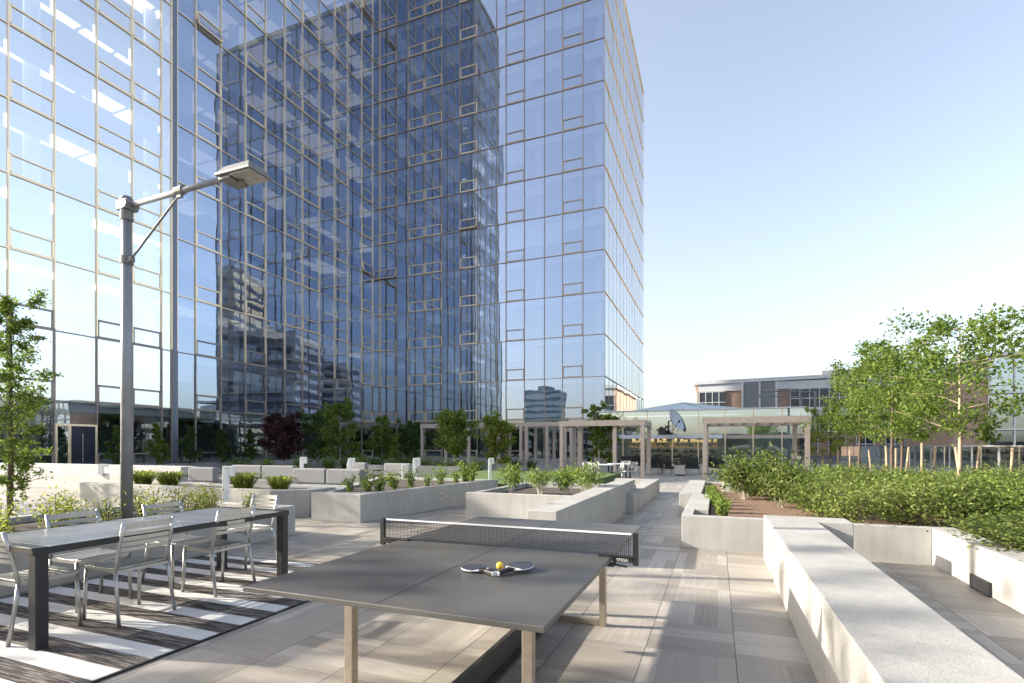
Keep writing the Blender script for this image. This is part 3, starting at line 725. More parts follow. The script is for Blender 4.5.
# bright grass tufts in the long low planter
def tuft_proto(seed):
    q = random.Random(seed); b = MB()
    for i in range(420):
        a = q.uniform(0,6.28); L_ = q.uniform(.2,.42); o_ = q.uniform(0,.1); dx, dy = math.cos(a), math.sin(a); c = q.uniform(.25,.9)
        p0 = Vector((dx*o_, dy*o_, 0)); p1 = p0 + Vector((dx*L_*c*.5, dy*L_*c*.5, L_*.62)); p2 = p0 + Vector((dx*L_*c, dy*L_*c, L_*(.75-.35*c)))
        s = Vector((-dy, dx, 0))*.007; b.add([p0-s,p0+s,p1+s,p1-s,p2], [(0,1,2,3),(3,2,4)])
    return b.build('grass_tuft', M['leaf_y'])
tp = tuft_proto(3); k = 0
for (x, y, s, lab) in [(-8.75,8.55,1.35,'bright green grass tuft at the right end of the long low planter'),(-9.75,8.5,1.6,'large bright green grass tuft beside the near white bollard light'),(-12.2,8.55,1.5,'bright green grass tuft just right of the lamp pole'),(-13.2,8.6,1.5,'bright green grass tuft partly hidden by the lamp pole')]:
    o = tp if k == 0 else tp.copy()
    if k: COL.objects.link(o)
    o.location = (x,y,.46); o.scale = (s,s,s); o.rotation_euler = (0,0,k*1.3); tag(o, lab, 'grass', 'grass tufts'); k += 1
# standards in the planter beyond the net
st = [shrub_mesh(150+i, .55, .62, 800, .055, 'leaf_l', 8, .5) for i in range(2)]
for i, (x, y, s, lab) in enumerate([(-4.2,10.6,1.05,'leafy bush standard at the left of the four beyond the net'),(-3.45,10.35,.85,'shorter bush standard second from the left beyond the net'),(-2.95,10.5,1.0,'bush standard third from the left beyond the net'),(-2.45,10.2,1.0,'loose bush standard nearest the bench block end')]):
    place(st[i % 2], i < 2, (x, y, .39), (s,s,s), i*1.7, lab, 'shrub', 'bush standards beyond the net', 'bush_standard')
# small plants in the middle planter
sp_ = shrub_mesh(160, .34, .34, 260, .05, 'leaf_l', 6, .05)
for i, (x, y, s) in enumerate([(-7.05,8.75,1),(-6.95,9.2,.8),(-6.8,9.35,1.15),(-6.75,9.9,.9),(-6.65,10.4,1.1),(-6.5,10.9,.9),(-6.35,11.3,1.2),(-6.25,11.9,1.0),(-6.2,12.3,1.5),(-7.3,9.6,.9),(-7.3,10.6,1.0),(-6.15,12.7,1.1)]):
    place(sp_, i == 0, (x, y, .455), (s,s,s*1.1), r.uniform(0,6), 'small upright green plant inside the middle planter', 'plant', 'small plants in the middle planter', 'small_plant')
# bushes at the lobby edge
bp_ = [shrub_mesh(170+i, 1.0, .7, 900, .10, m, 9, .05) for i, m in enumerate(['leaf_l','leaf_d'])]
for i, (pxx, d, s_) in enumerate([(330,30,1.1),(346,31,.9),(362,30,1.2),(376,33,1.0),(392,32,.9),(408,31,1.15),(424,30,1.0),(436,28,.8),(446,25,1.0),(462,26,.9),(478,25,1.0),(514,30,.9),(266,28,1.0),(240,27,1.1),(300,29,1.0),(532,31,.8)]):
    x, y = px(pxx, d); place(bp_[i % 2], i < 2, (x, y, .05), (s_, s_, s_*.9), i*1.9, 'rounded green bush in the loose row before the lobby glass', 'shrub', 'bushes before the lobby', 'green_bush')
wall('seat_ledge', 'low pale concrete ledge before the lobby bushes, right of the long grey sofa', 'wall', [(rect(-17.5,-11.2,21.6,22.0), .5)])
# trees
tree('young_tree', 'airy yellow green tree at the left edge in front of the glass tower', (-10.15, 4.62, .3), 3.6, .46, .3, 11000, .046, 'leaf_l', 11, 'col', tr=.04, nb=34)
x, y = px(602, 27); tree('young_tree', 'tall slender ivy like tree standing between the left pergola posts', (x, y, 0), 3.7, .7, .5, 4200, .15, 'leaf_l', 12, 'col', 'birch', .06, 16, stems=2)
x, y = px(454, 27); tree('young_tree', 'dense green egg shaped tree in the middle before the tower corner', (x, y, 0), 3.1, 1.0, .7, 9000, .13, 'leaf_l', 13, 'col', 'birch', .05, 18)
x, y = px(497, 30); tree('young_tree', 'lighter green tree right of the egg shaped one under the pergola', (x, y, 0), 2.9, .95, .3, 6500, .13, 'leaf_y', 14, 'col', 'birch', .05, 16)
x, y = px(340, 34); tree('young_tree', 'tall pale green columnar tree left of the tower inner corner', (x, y, 0), 4.3, 1.1, .2, 8000, .15, 'leaf_l', 15, 'col', 'birch', .05, 18)
x, y = px(318, 38); tree('young_tree', 'grey green tree between the purple tree and the pale columnar one', (x, y, 0), 3.4, 1.3, .2, 7000, .15, 'leaf_d', 16, 'col', 'birch', .05, 16)
x, y = px(283, 34); tree('purple_tree', 'dark purple leaved tree before the lobby glass', (x, y, 0), 3.5, 1.25, .6, 7000, .16, 'leaf_p', 17, 'round', 'birch', .05, 18)
x, y = px(382, 40); tree('young_tree', 'small green tree at the tower inner corner', (x, y, 0), 3.3, 1.0, .2, 7000, .15, 'leaf_l', 18, 'col', 'birch', .05, 16)
x, y = px(412, 42); tree('young_tree', 'dark green tree right of the tower inner corner', (x, y, 0), 3.0, 1.0, .2, 6000, .15, 'leaf_d', 19, 'col', 'birch', .05, 16)
x, y = px(395, 38); tree('young_tree', 'small bright lime bush tree at the tower inner corner', (x, y, 0), 2.0, .55, .1, 3000, .13, 'leaf_y', 20, 'cone', 'birch', .03, 12)
for i, (pxx, d, h, lab) in enumerate([(118,29.5,2.4,'slim columnar conifer hidden behind the lamp pole'),(157,31.5,2.7,'slim columnar conifer right of the lamp pole'),(190,35,2.6,'slim columnar conifer just right of the navy pier'),(222,37.5,2.5,'slim columnar conifer third from the lamp pole'),(250,40,2.6,'sparse columnar tree left of the purple tree')]):
    x, y = px(pxx, d); tree('columnar_conifer', lab, (x, y, .2), h, .62, .05, 3600, .13, 'leaf_d' if i != 1 else 'leaf_l', 30+i, 'cone', 'bark', .03, 16, 'columnar conifers along the tower foot')
# out of view to the left: trees added so their thin crowns dapple and shade the terrace
for i, (x, y, h) in enumerate([(-12.5,-.4,6.2),(-15.0,1.5,7.4),(-11.0,-2.2,5.6),(-17.5,-.9,8.6),(-14,3.4,5.2),(-17.2,5.6,5.4),(-19.4,6.4,6.2)]):
    tree('young_tree', 'airy unseen tree added beyond the left edge to dapple the light', (x, y, .0), h, 1.1 if i < 5 else 1.5, h*.25 if i < 5 else .8, 1500 if i < 5 else 4500, .11, 'leaf_l', 50+i, 'col', 'bark', .06, 20, 'added shade trees beyond the left edge')
# right row of street trees
TR = [(4.79,13.7,3.9,1.45,1.25,3300,1,'tall open locust tree nearest us at the right edge'),
      (4.60,17.6,4.1,1.25,1.3,3300,2,'full green tree second in the right hand row'),
      (5.45,19.8,4.3,1.25,1.3,3300,3,'green tree set back between the second and third of the row'),
      (4.9,22.6,4.2,1.2,1.4,3300,4,'green tree third along the right hand row'),
      (4.75,27.0,3.0,1.0,.8,2200,5,'small yellow green tree at the far end of the row by the pergola')]
for (x, y, h, cr, cb, n, sd, lab) in TR:
    tree('street_tree', lab, (x, y, .3), h, cr, cb, int(n*1.9), .088, 'leaf_y' if sd == 5 else 'leaf_t', 60+sd, 'round', 'bark2' if sd == 1 else 'bark', .045, 20, 'trees in the right hand row')
# leaning stakes
def stake(pxx, ytop, d, lean, lab):
    x, y = px(pxx, d); zt = pz(ytop, d); b = MB(); b.tube([(0,0,0),(lean, 0, zt-.3)], [.032,.030], 8)
    tag(b.build('tree_stake', M['stake'], smooth=True, loc=(x, y, .3)), lab, 'stake', 'wooden tree stakes')
for (pxx, yt, d, ln) in [(872,450,19,-.1),(884,449,21,.1),(896,448,17,0),(905,447,16,.1),(922,443,14,0),(932,446,14,.08),(962,447,12,-.12),(975,446,14,.1),(1010,448,12,.05),(823,449,24,0),(838,449,22,0),(850,450,20,0),(888,446,15,-.05)]:
    stake(pxx, yt, d, ln, 'pale round wooden stake standing among the right hand trees')

# ------------------------------------------------------------------ pergolas
def pergola(label, x0, x1, y0, y1, h, posts, slats=0, lights=0, bw=.22):
    o = thing('pergola', label, 'pergola', (x0, y0, 0)); w, dp = x1-x0, y1-y0
    for (x, y) in posts:
        b = MB(); b.box(x-x0-.09,x-x0+.09,y-y0-.09,y-y0+.09,0,h-.28); b.build('post', M['perg'], o, bevel=.01)
    for (a0,a1,b0,b1) in ((0,w,-.09,.09),(0,w,dp-.09,dp+.09)):
        b = MB(); b.box(a0-.12,a1+.12,b0,b1,h-.28,h); b.build('beam', M['perg'], o, bevel=.01)
    for a in (0, w):
        b = MB(); b.box(a-.09,a+.09,.095,dp-.095,h-.278,h-.002); b.build('beam', M['perg'], o, bevel=.01)
    if slats:
        for i in range(slats):
            x = w*(i+1)/(slats+1); b = MB(); b.box(x-.04,x+.04,.092,dp-.092,h-.22,h-.05); b.build('rafter', M['perg'], o)
    for i in range(lights):
        x = w*(i+.7)/(lights+.4); b = MB(); b.tube([(x,0,h-.305),(x,0,h-.282)], .05, 10); b.build('downlight', M['white'], o)
    return o
pergola('wide taupe pergola right of the path with downlights under its front beam', -.5, 3.5, 24.6, 28.4, 2.72, [(-.5,24.6),(3.5,24.6),(3.5,28.4),(-.5,28.4)], 6, 7)
pergola('taupe pergola left of the path in front of the tower corner', -7.2, -3.25, 25.0, 27.4, 2.70, [(-7.2,25),(-6.9,27.4),(-6.4,25.6),(-6.0,27.4),(-5.1,27.4),(-4.6,25.2),(-3.25,25),(-3.25,27.4)], 6, 3)
pergola('long taupe pergola stretching along the tower glass on the left', -19.5, -8.6, 32.0, 35.5, 3.0, [(-19.5,32),(-15.8,32),(-12,32),(-11.6,32),(-9.0,32),(-8.6,32),(-19.5,35.5),(-12.2,35.5),(-9.3,35.5),(-14.2,35.5),(-17.6,32),(-13.6,32),(-10.2,32),(-17.6,35.5),(-10.8,35.5)], 26, 6)

# ------------------------------------------------------------------ cafe pavilion
cf = thing('cafe_pavilion', 'low glass cafe pavilion with lit shelves at the end of the path', 'building', (-9.4, 44, 0))
b = MB(); b.box(0,15.5,6.2,6.4,0,4.2); b.box(0,.2,.3,6.2,0,4.2); b.build('back_wall', M['wallin'], cf)
b = MB(); b.box(1.6,9.8,-.3,.25,2.05,2.35); b.box(1.6,9.8,.25,6,2.2,2.34); b.build('canopy', M['whitep'], cf, bevel=.02)
for i in range(8):
    x = i*2.0; b = MB(); b.add([(x+.05,.3,2.36),(x+1.98,.3,2.36),(x+1.98,.3,4.3),(x+.05,.3,4.3)], [(0,1,2,3)]); b.build('upper_pane', M['paleglass'], cf)
    b = MB(); b.box(x-.03,x+.03,.26,.34,0,4.32); b.build('mullion', M['mull'], cf)
    b = MB(); b.add([(x+.05,.3,.02),(x+1.98,.3,.02),(x+1.98,.3,2.04),(x+.05,.3,2.04)], [(0,1,2,3)]); b.build('lower_pane', M['clear'] if i < 5 else M['glassd'], cf)
for z in (.35, .85, 1.3, 1.75):
    b = MB(); b.box(2,9.5,3.0,3.5,z,z+.05); b.build('shelf', M['shelf'], cf)
    q = random.Random(int(z*10)); b = MB(); xx = 2.1
    while xx < 9.3:
        w_ = q.uniform(.1,.3)
        if q.random() < .75: b.box(xx,xx+w_,3.05,3.35,z+.05,z+.05+q.uniform(.12,.34))
        xx += w_+.04
    tag(b.build('shelf_goods', M['tan'] if z > 1 else M['char'], cf), kind='stuff')
em, nt, out = newmat('lit_shelf_lamp'); e = nd(nt, 'ShaderNodeEmission'); e.inputs[0].default_value = (1,.86,.6,1); e.inputs[1].default_value = 5; nt.links.new(e.outputs[0], out.inputs[0])
b = MB(); b.box(2,9.5,2.8,2.9,2.1,2.16); b.build('strip_light', em, cf)
b = MB(); b.box(9.8,15.5,.32,.5,2.04,2.3); b.build('dark_lintel', M['perg'], cf)
b = MB(); b.box(-.2,15.6,.1,6.5,4.32,4.42); b.build('roof', M['whitep'], cf)
# pyramid skylight behind
sk = thing('glass_skylight', 'low pyramid of pale glass rising behind the cafe roof', 'skylight', (-3.2, 62, 4.3))
b = MB(); b.add([(-5.4,-4,1.0),(5.4,-4,1.0),(5.4,4,1.0),(-5.4,4,1.0),(-.4,0,2.05)], [(0,1,4),(1,2,4),(2,3,4),(3,0,4)]); b.build('glass_roof', M['frost'], sk)
b = MB()
for k in (-5.4,-2.7,0,2.7,5.4): b.bar((k,-4.02,1.02),(-.4+k*.02,0,2.08),.14,.08)
b.bar((-5.45,-4.05,1.0),(5.45,-4.05,1.0),.16,.10); b.build('glazing_bar', M['white'], sk)
b = MB(); b.box(-5.3,5.3,-3.9,3.9,-4.3,.95); b.build('base_wall', M['paleglass'], sk)
# satellite dish
x, y = px(671, 40.5); sd = thing('satellite_dish', 'large white satellite dish on the cafe roof', 'satellite dish', (x, y, 2.36))
b = MB(); vs = []; n = 28; rings = 6
for i in range(rings+1):
    rr = .95*i/rings
    for k in range(n):
        a = 2*math.pi*k/n; vs.append((rr*math.cos(a), .34*(rr/.95)**2, rr*math.sin(a)))
b.add(vs, [(i*n+k, i*n+(k+1) % n, (i+1)*n+(k+1) % n, (i+1)*n+k) for i in range(rings) for k in range(n)])
do = b.build('reflector', M['dish'], sd, smooth=True); do.rotation_euler = (R(25),0,R(250)); do.location = (.15,0,1.02)
b = MB(); b.tube([(-.2,.1,.0),(-.2,.1,1.0),(.1,0,1.1)], .06, 8); b.tube([(-.6,.1,.05),(.2,.1,.05)], .05, 6); b.box(-.9,-.4,-.2,.3,0,.45); b.build('mount', M['char'], sd)
b = MB(); b.tube([(.15,0,.3),(.65,-.75,.95)], .025, 6); b.box(.58,.74,-.86,-.7,.88,1.04); b.build('feed_arm', M['char'], sd)

# far seating: club chairs, tables
def club(label, x, y, rz, proto=None):
    if proto: o = copy_tree(proto)
    else:
        o = thing('lounge_chair', label, 'chair', (0,0,0), 0, 'black lounge chairs by the cafe')
        b = MB(); b.box(-.33,.33,-.3,.35,.30,.42); b.build('seat', M['black'], o, bevel=.02)
        b = MB(); b.bar((-.33,-.33,.42),(-.33+.66,-.33,.42),.05,.02); b.prism([(-.34,-.38),(.34,-.38),(.34,-.31),(-.34,-.31)], .42, .86); b.build('backrest', M['black'], o, bevel=.02)
        for s in (-1, 1):
            b = MB(); b.box(s*.37-.03,s*.37+.03,-.35,.35,.56,.62); b.build('armrest', M['black'], o, bevel=.01)
            for yy in (-.32,.32):
                b = MB(); b.tube([(s*.36,yy,0),(s*.36,yy,.58)], .02, 6); b.build('leg', M['stake'], o)
    o.location = (x,y,0); o.rotation_euler = (0,0,rz); o['label'] = label; return o
cl = None
for i, (pxx, d, rz, lab) in enumerate([(655,27.5,2.8,'black lounge chair left of the grey cube table by the cafe'),(668,26.5,3.3,'black lounge chair directly beside the grey cube table on its left'),(692,26.5,2.9,'black lounge chair right of the grey cube table by the cafe'),(683,31,.2,'black lounge chair behind the grey cube table facing us'),(712,28,3.0,'black lounge chair behind the right pergola front post'),(722,27,3.4,'black lounge chair nearest the cane shrubs'),(625,31,2.6,'black lounge chair behind the white cafe table, left one'),(638,31,3.2,'black lounge chair left of the pergola double post'),(661,32,.3,'black lounge chair at the back left by the cafe glass')]):
    x, y = px(pxx, d); o = club(lab, x, y, rz+th, cl); cl = cl or o
x, y = px(680, 25.6)
b = MB(); b.box(-.24,.24,-.24,.24,.06,.5); q = tag(b.build('cube_table', M['conc2'], bevel=.02, loc=(x,y,0)), 'small grey concrete cube table on the path before the cafe', 'table')
b = MB(); b.box(-.2,.2,-.2,.2,0,.06); b.build('plinth', M['char'], q)
x, y = px(730, 26); b = MB(); b.box(-.24,.24,-.24,.24,.06,.5); q = tag(b.build('cube_table', M['conc2'], bevel=.02, loc=(x,y,0)), 'small grey concrete cube table beside the planter end', 'table')
b = MB(); b.box(-.2,.2,-.2,.2,0,.06); b.build('plinth', M['char'], q)
for i, (pxx, d, lab) in enumerate([(601,20.5,'white cafe table left of the slender tree stems'),(619,21.5,'white cafe table just left of the pergola double post')]):
    x, y = px(pxx, d); o = thing('cafe_table', lab, 'table', (x,y,0), th, 'white cafe tables')
    b = MB(); b.box(-.42,.42,-.42,.42,.70,.73); b.build('tabletop', M['white'], o, bevel=.006)
    for s in (-1,1):
        for u in (-1,1):
            b = MB(); b.box(s*.37-.025,s*.37+.025,u*.37-.025,u*.37+.025,0,.70); b.build('leg', M['char'], o)
    for k in range(3):
        c = copy_tree(ch); c.name = 'cafe_chair'; a = k*2.1+i+.4
        c.location = (x+.62*math.cos(a), y+.62*math.sin(a), 0); c.rotation_euler = (0,0,a+math.pi/2)
        c['label'] = 'white slat chair round the %s' % lab; c['group'] = 'slat chairs round the cafe tables ' + ('left' if i == 0 else 'right')

# ------------------------------------------------------------------ sofas and bollards on the left
def sofa(label, x, y, rz, L_, arm=True):
    o = thing('outdoor_sofa', label, 'sofa', (x,y,0), rz, 'grey outdoor sofas')
    b = MB(); b.box(-L_/2,L_/2,-.4,.4,.08,.40); b.build('seat', M['sofa'], o, bevel=.03)
    n = max(1, round(L_/1.1))
    for i in range(n):
        w = L_/n; b = MB(); b.box(-L_/2+i*w+.01,-L_/2+(i+1)*w-.01,.22,.42,.41,.83); b.build('back_cushion', M['sofa'], o, bevel=.04)
    if arm:
        b = MB(); b.tube([(-L_/2-.03,-.38,.1),(-L_/2-.03,-.38,.58),(-L_/2-.03,.36,.58)], .02, 6); b.build('arm_rail', M['char'], o)
    return o
x, y = px(320, 14.0); sofa('long grey sofa with black arm rail left of the middle planter', x, y, R(0)-.0+R(2), 2.3)
x, y = px(256, 16.5); sofa('grey sofa behind the grass tufts under the purple tree', x, y, R(2), 2.6)
x, y = px(194, 15); sofa('small grey armchair sofa left of the near white bollard light', x, y, R(4), 1.0)
x, y = px(393, 18.5); sofa('short grey sofa beyond the small plants of the middle planter', x, y, R(0), 1.1)
x, y = px(352, 19.5); sofa('short grey sofa partly behind the long grey sofa', x, y, R(0), .9)
for (pxx, d, lab) in [(372,18.5,'black low side table between the short sofas'),(216,14.5,'black low side table right of the grey armchair sofa')]:
    x, y = px(pxx, d); o = thing('side_table', lab, 'table', (x,y,0)); b = MB(); b.box(-.3,.3,-.3,.3,.38,.42); b.build('tabletop', M['char'], o, bevel=.006)
    for s in (-1,1):
        for u in (-1,1): b = MB(); b.box(s*.27-.02,s*.27+.02,u*.27-.02,u*.27+.02,0,.38); b.build('leg', M['char'], o)
def bollard(pxx, ytop, d, zb, w, lab):
    x, y = px(pxx, d); zt = pz(ytop, d); o = thing('bollard_light', lab, 'bollard light', (x,y,zb), th, 'white bollard lights'); h = zt-zb
    b = MB(); b.box(-w*.35,w*.35,-w*.2,w*.2,0,h*.93); b.build('post', M['white'], o, bevel=.01)
    b = MB(); b.box(-w*.3,w*.95,-w*.22,w*.22,h*.935,h*1.0); b.box(w*.40,w*.95,-w*.22,w*.22,h*.72,h*.932); b.build('lamp_head', M['white'], o, bevel=.008)
for a in [(226,466,9.6,.4,.16,'white bollard light nearest us, among the blossoming plants'),(101,464,17,.5,.24,'white bollard light in front of the entrance door'),(302,457,22,0,.22,'white bollard light behind the long grey sofa'),(350,458,19.5,.0,.2,'white bollard light right of the long grey sofa'),(403,465,17,.3,.14,'short thin white bollard light beyond the middle planter'),(415,458,18.5,.0,.2,'white bollard light left of the egg shaped tree'),(490,458,16.5,.4,.14,'white bollard light at the end of the middle planter wall')]: bollard(*a)

# outlet on planter wall
b = MB(); b.box(0,.012,-.04,.04,-.06,.06); q = tag(b.build('wall_socket', M['alu'], bevel=.003, loc=(-5.955,10.55,.30)), 'small metal socket cover on the long side of the middle planter', 'socket'); q.rotation_euler = (0,0,R(-6.5))
b = MB(); b.box(.0125,.016,-.02,.02,-.03,.03); b.build('socket_cover', M['black'], q)

# ------------------------------------------------------------------ glass balustrade at right, site cars beyond
fe = thing('glass_balustrade', 'clear glass balustrade with thin rail along the right edge of the terrace', 'railing', (8.6, 12, 0))
b = MB(); b.box(-.15,.15,0,33,0,.32); b.build('kerb', M['conc'], fe, bevel=.01)
for i in range(17):
    b = MB(); b.add([(0,i*1.94+.02,.33),(0,i*1.94+1.92,.33),(0,i*1.94+1.92,1.43),(0,i*1.94+.02,1.43)], [(0,1,2,3)]); b.build('glass_panel', M['clear'], fe)
for i in range(18):
    b = MB(); b.box(-.025,.025,i*1.94-.02,i*1.94+.01,.32,1.43); b.build('baluster', M['louvre'], fe)
b = MB(); b.box(-.035,.035,0,33,1.432,1.48); b.build('handrail', M['louvre'], fe)
def car(label, x, y, rz, mat):
    o = thing('parked_car', label, 'car', (x,y,0), rz, 'cars parked beyond the balustrade')
    b = MB(); b.add([(-2.1,-.85,.35),(2.1,-.85,.35),(2.1,.85,.35),(-2.1,.85,.35),(-2.1,-.8,.85),(2.05,-.8,.8),(2.05,.8,.8),(-2.1,.8,.85)], [(0,3,2,1),(4,5,6,7),(0,1,5,4),(1,2,6,5),(2,3,7,6),(3,0,4,7)]); b.build('body', mat, o, bevel=.08)
    b = MB(); b.add([(-1.7,-.72,.84),(1.0,-.72,.82),(1.0,.72,.82),(-1.7,.72,.84),(-1.2,-.62,1.4),(.3,-.62,1.4),(.3,.62,1.4),(-1.2,.62,1.4)], [(0,3,2,1),(4,5,6,7),(0,1,5,4),(1,2,6,5),(2,3,7,6),(3,0,4,7)]); b.build('cabin_glass', M['win'], o, bevel=.05)
    for sx in (-1.3,1.35):
        for sy in (-.86,.86): b = MB(); b.tube([(sx,sy-.09,.33),(sx,sy+.09,.33)], .33, 14); b.build('wheel', M['black'], o)
car('white parked car seen between the tree stakes', 13.5, 40, .1, M['white'])
car('second white parked car, farther left beyond the pergola', 12.0, 46, .1, M['white'])

# ------------------------------------------------------------------ buildings at right
ob = thing('office_building', 'brick and glass office building with pale overhanging roof behind the right pergola', 'building', (-3, 90, 0))
b = MB(); b.box(0,52,.3,24,0,11.2); b.build('body_wall', M['brick'], ob)
b = MB(); b.add([(-.5,-.12,11.45),(53,-.12,12.05),(53,24,12.05),(-.5,24,11.45),(-.5,-.12,12.0),(53,-.12,12.6),(53,24,12.6),(-.5,24,12.0)], [(0,3,2,1),(4,5,6,7),(0,1,5,4),(1,2,6,5),(2,3,7,6),(3,0,4,7)]); b.build('roof', M['whitep'], ob)
b = MB(); b.box(.2,52,.1,.28,10.3,11.5); b.build('clerestory_panel', M['whitep'], ob)
def ow(x0,x1,z0,z1,mull=1.0,y=.05):
    b = MB(); b.box(x0,x1,y,.27,z0,z1); wo = b.build('window', M['win'], ob); b = MB(); x = x0
    while x <= x1+.01: b.box(x-.05,x+.05,y-.06,y-.01,z0,z1); x += mull
    for z in (z0,(z0+z1)/2,z1): b.box(x0,x1,y-.05,y-.012,z-.05,z+.05)
    b.build('window_frame', M['whitep'], wo)
ow(.3,4.2,6.8,10.2); ow(13.5,51,7.3,10.2,1.3); ow(13.5,24,3.6,6.0,1.3)
for (x0,x1) in ((6.9,9.0),(9.4,11.4)): b = MB(); b.box(x0,x1,-.3,.27,5.6,11.45); b.build('louvre_panel', M['louvre'], ob)
for x in (6.75,9.2,11.55): b = MB(); b.box(x-.14,x+.14,-.35,.27,5.6,11.5); b.build('fin', M['whitep'], ob)
b = MB(); b.box(11.8,52,-.5,.25,6.1,7.2); b.build('spandrel_band', M['whitep'], ob)
for i in range(10): ow(15+i*3.6, 17.2+i*3.6, .6, 2.9, 1.1) if i < 9 else None
for i in range(8): ow(25+i*3.3, 27.2+i*3.3, 3.6, 6.0, 1.1)
gb = thing('glass_block', 'pale glass and brick block at the far right edge behind the trees', 'building', (17.6, 46, 0))
b = MB(); b.box(.1,24,.2,18,-.5,7.6); b.build('body_wall', M['core'], gb)
b = MB(); b.box(-1.9,.08,.1,10,0,6.2); b.build('brick_pier', M['brick'], gb)
for z in range(3):
    for i in range(8):
        b = MB(); b.add([(.1+i*1.4,.06,.1+z*2.55),(1.42+i*1.4,.06,.1+z*2.55),(1.42+i*1.4,.06,2.5+z*2.55),(.1+i*1.4,.06,2.5+z*2.55)], [(0,1,2,3)]); b.build('window', M['paleglass'], gb)
b = MB()
for i in range(9): b.box(.05+i*1.4,.13+i*1.4,-.04,.05,0,7.7)
for z in range(4): b.box(0,11.4,-.05,.055,z*2.55,z*2.55+.12)
b.build('window_frame', M['whitep'], gb)
b = MB(); b.box(-.3,24,-.3,18,7.7,7.95); b.build('roof', M['whitep'], gb)
# far street lamps beyond the pergola
for (pxx, yt, d, lab) in [(801,396,40,'pale street lamp with left arm beyond the right pergola'),(815,391,33,'grey street lamp pole with long left arm beside the yellow green tree')]:
    x, y = px(pxx, d); h = pz(yt, d); o = thing('street_lamp', lab, 'street lamp', (x,y,0), th)
    b = MB(); b.tube([(0,0,0),(0,0,h)], [.1,.075], 10); b.build('pole', M['lampw'], o, smooth=True)
    b = MB(); b.tube([(0,0,h-.08),(-2.6,0,h+.0)], .045, 8); b.build('arm', M['lampw'], o)
    b = MB(); frustum(b, -3.4, -2.6, .2, h-.06, h+.1, .06); b.build('lamp_head', M['lampw'], o)

# ------------------------------------------------------------------ city seen mirrored in the tower
def block(name, label, x, y, w, dp, h, mat, band=None, n=0, rz=0):
    o = thing(name, label, 'building', (x,y,0), rz); b = MB(); b.box(-w/2,w/2,-dp/2,dp/2,0,h); b.build('body_wall', mat, o)
    if n:
        for k in range(n):
            z = h*(k+.45)/n; b = MB(); b.box(-w/2-.15,w/2+.15,-dp/2-.15,dp/2+.15,z,z+h/n*.42); b.build('window_band', band, o)
    b = MB(); b.box(-w*.2,w*.2,-dp*.2,dp*.2,h,h+2.5); b.build('roof_plant', M['louvre'], o)
block('tan_tower', 'tan stone tower mirrored in the glass behind the lamp head', 128, -62, 30, 26, 74, M['tan'], M['win'], 18, R(20))
block('dark_tower', 'dark glass tower mirrored low in the tower glass', 92, -62, 26, 26, 44, M['dark'], M['louvre'], 11, R(20))
block('dark_tower', 'broad dark block mirrored right of the tan tower', 120, -110, 40, 24, 42, M['dark'], M['louvre'], 10, R(30))
block('banded_tower', 'white and green banded tower mirrored near the tower corner', -79, -150, 17, 14, 28, M['whitep'], M['stripe'], 9)
block('grey_tower', 'dark grey tower mirrored left of the banded one', -122, -152, 20, 16, 37, M['louvre'], M['win'], 10)
block('dark_tower', 'low dark building mirrored beside the inner corner', -160, -150, 22, 16, 27, M['dark'], M['louvre'], 7)
block('grey_block', 'low pale office block mirrored at the foot of the tower corner', -42, -120, 26, 16, 9, M['whitep'], M['win'], 3)
block('brick_block', 'long brown building mirrored in the narrow side of the tower', 26, 135, 26, 40, 15, M['greybrown'], M['win'], 4)
block('grey_block', 'low grey office mirrored at the left of the tower glass', 60, 22, 22, 40, 9, M['louvre'], M['win'], 3)
block('grey_block', 'long pale office mirrored behind the entrance door', 75, -18, 24, 36, 8.5, M['whitep'], M['win'], 3)
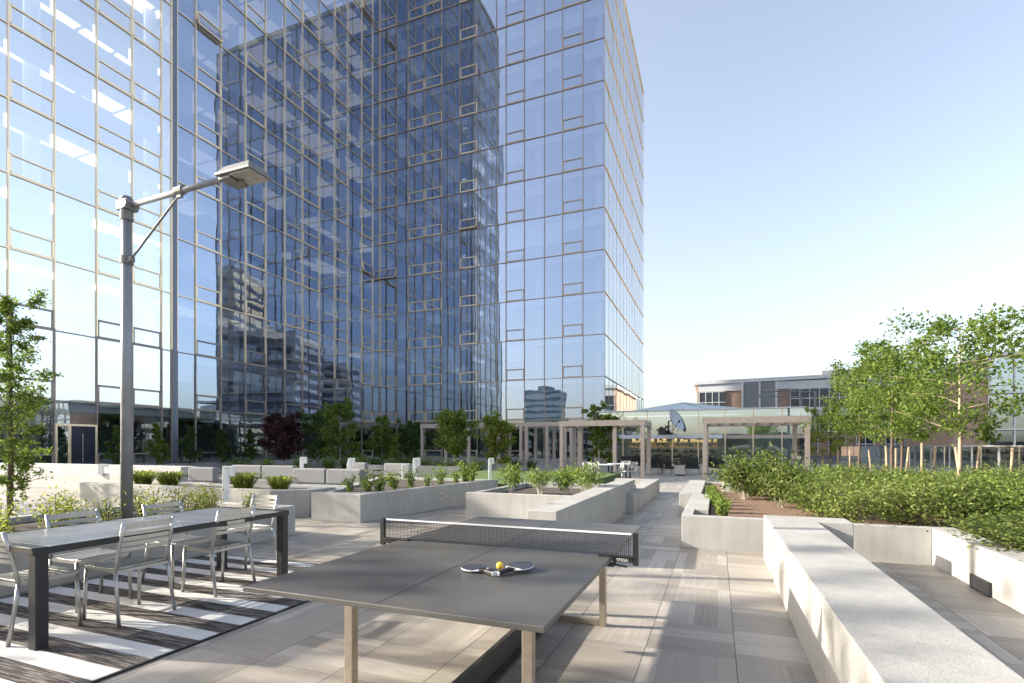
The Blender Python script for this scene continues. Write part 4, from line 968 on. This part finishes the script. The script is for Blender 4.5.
# far wooded ridge all round
b = MB(); q = random.Random(9); n = 90; vs = []; fs = []
for k in range(n):
    a = 2*math.pi*k/n; rr = 620; h = 8 + 7*math.sin(a*3+1) + q.uniform(0,5)
    h *= .35 if abs((a-1.35)) < .7 else 1
    vs += [(rr*math.cos(a), rr*math.sin(a), -.5), (rr*.98*math.cos(a), rr*.98*math.sin(a), h), (rr*1.08*math.cos(a), rr*1.08*math.sin(a), h*.9), (rr*1.1*math.cos(a), rr*1.1*math.sin(a), -.5)]
for k in range(n):
    a0, b0 = k*4, ((k+1) % n)*4
    for j in range(3): fs.append((a0+j, b0+j, b0+j+1, a0+j+1))
b.add(vs, fs); tag(b.build('hills', simple('wooded_hill', (.07,.085,.06), .95, 0, .3, .05)), kind='structure')

# ------------------------------------------------------------------ light, sky, camera
SD = Vector((-1.78, -.45, .735)).normalized()
su = bpy.data.lights.new('sun', 'SUN'); su.energy = 5.0; su.angle = R(.6); su.color = (1, .91, .78)
so = bpy.data.objects.new('sun', su); COL.objects.link(so); so.rotation_euler = SD.to_track_quat('Z', 'Y').to_euler(); so.location = SD*60
w = bpy.data.worlds.new('World'); sc.world = w; w.use_nodes = True
nt = w.node_tree; sky = nt.nodes.new('ShaderNodeTexSky'); sky.sky_type = 'NISHITA'; sky.sun_disc = False
sky.sun_elevation = math.asin(SD.z); sky.sun_rotation = math.atan2(SD.x, SD.y); sky.air_density = 1.0; sky.dust_density = 3.0; sky.ozone_density = .9
hs = nt.nodes.new('ShaderNodeHueSaturation'); hs.inputs['Saturation'].default_value = .70; hs.inputs['Hue'].default_value = .504
nt.links.new(sky.outputs[0], hs.inputs['Color'])
bg = nt.nodes['Background']; bg.inputs[1].default_value = .15; nt.links.new(hs.outputs[0], bg.inputs[0])
cam = bpy.data.cameras.new('camera'); cam.sensor_width = 36; cam.lens = 519/1024*36; cam.shift_y = 104.5/1024; cam.clip_end = 3000; cam.clip_start = .05
co = bpy.data.objects.new('camera', cam); COL.objects.link(co); co.location = (0,0,CH); co.rotation_euler = (R(90),0,th)
sc.camera = co
sc.view_settings.view_transform = 'Standard'; sc.view_settings.look = 'None'; sc.view_settings.gamma = 1; sc.view_settings.exposure = 1.42
sc.cycles.max_bounces = 10; sc.cycles.glossy_bounces = 6; sc.cycles.transparent_max_bounces = 12
sc.cycles.sample_clamp_indirect = 6
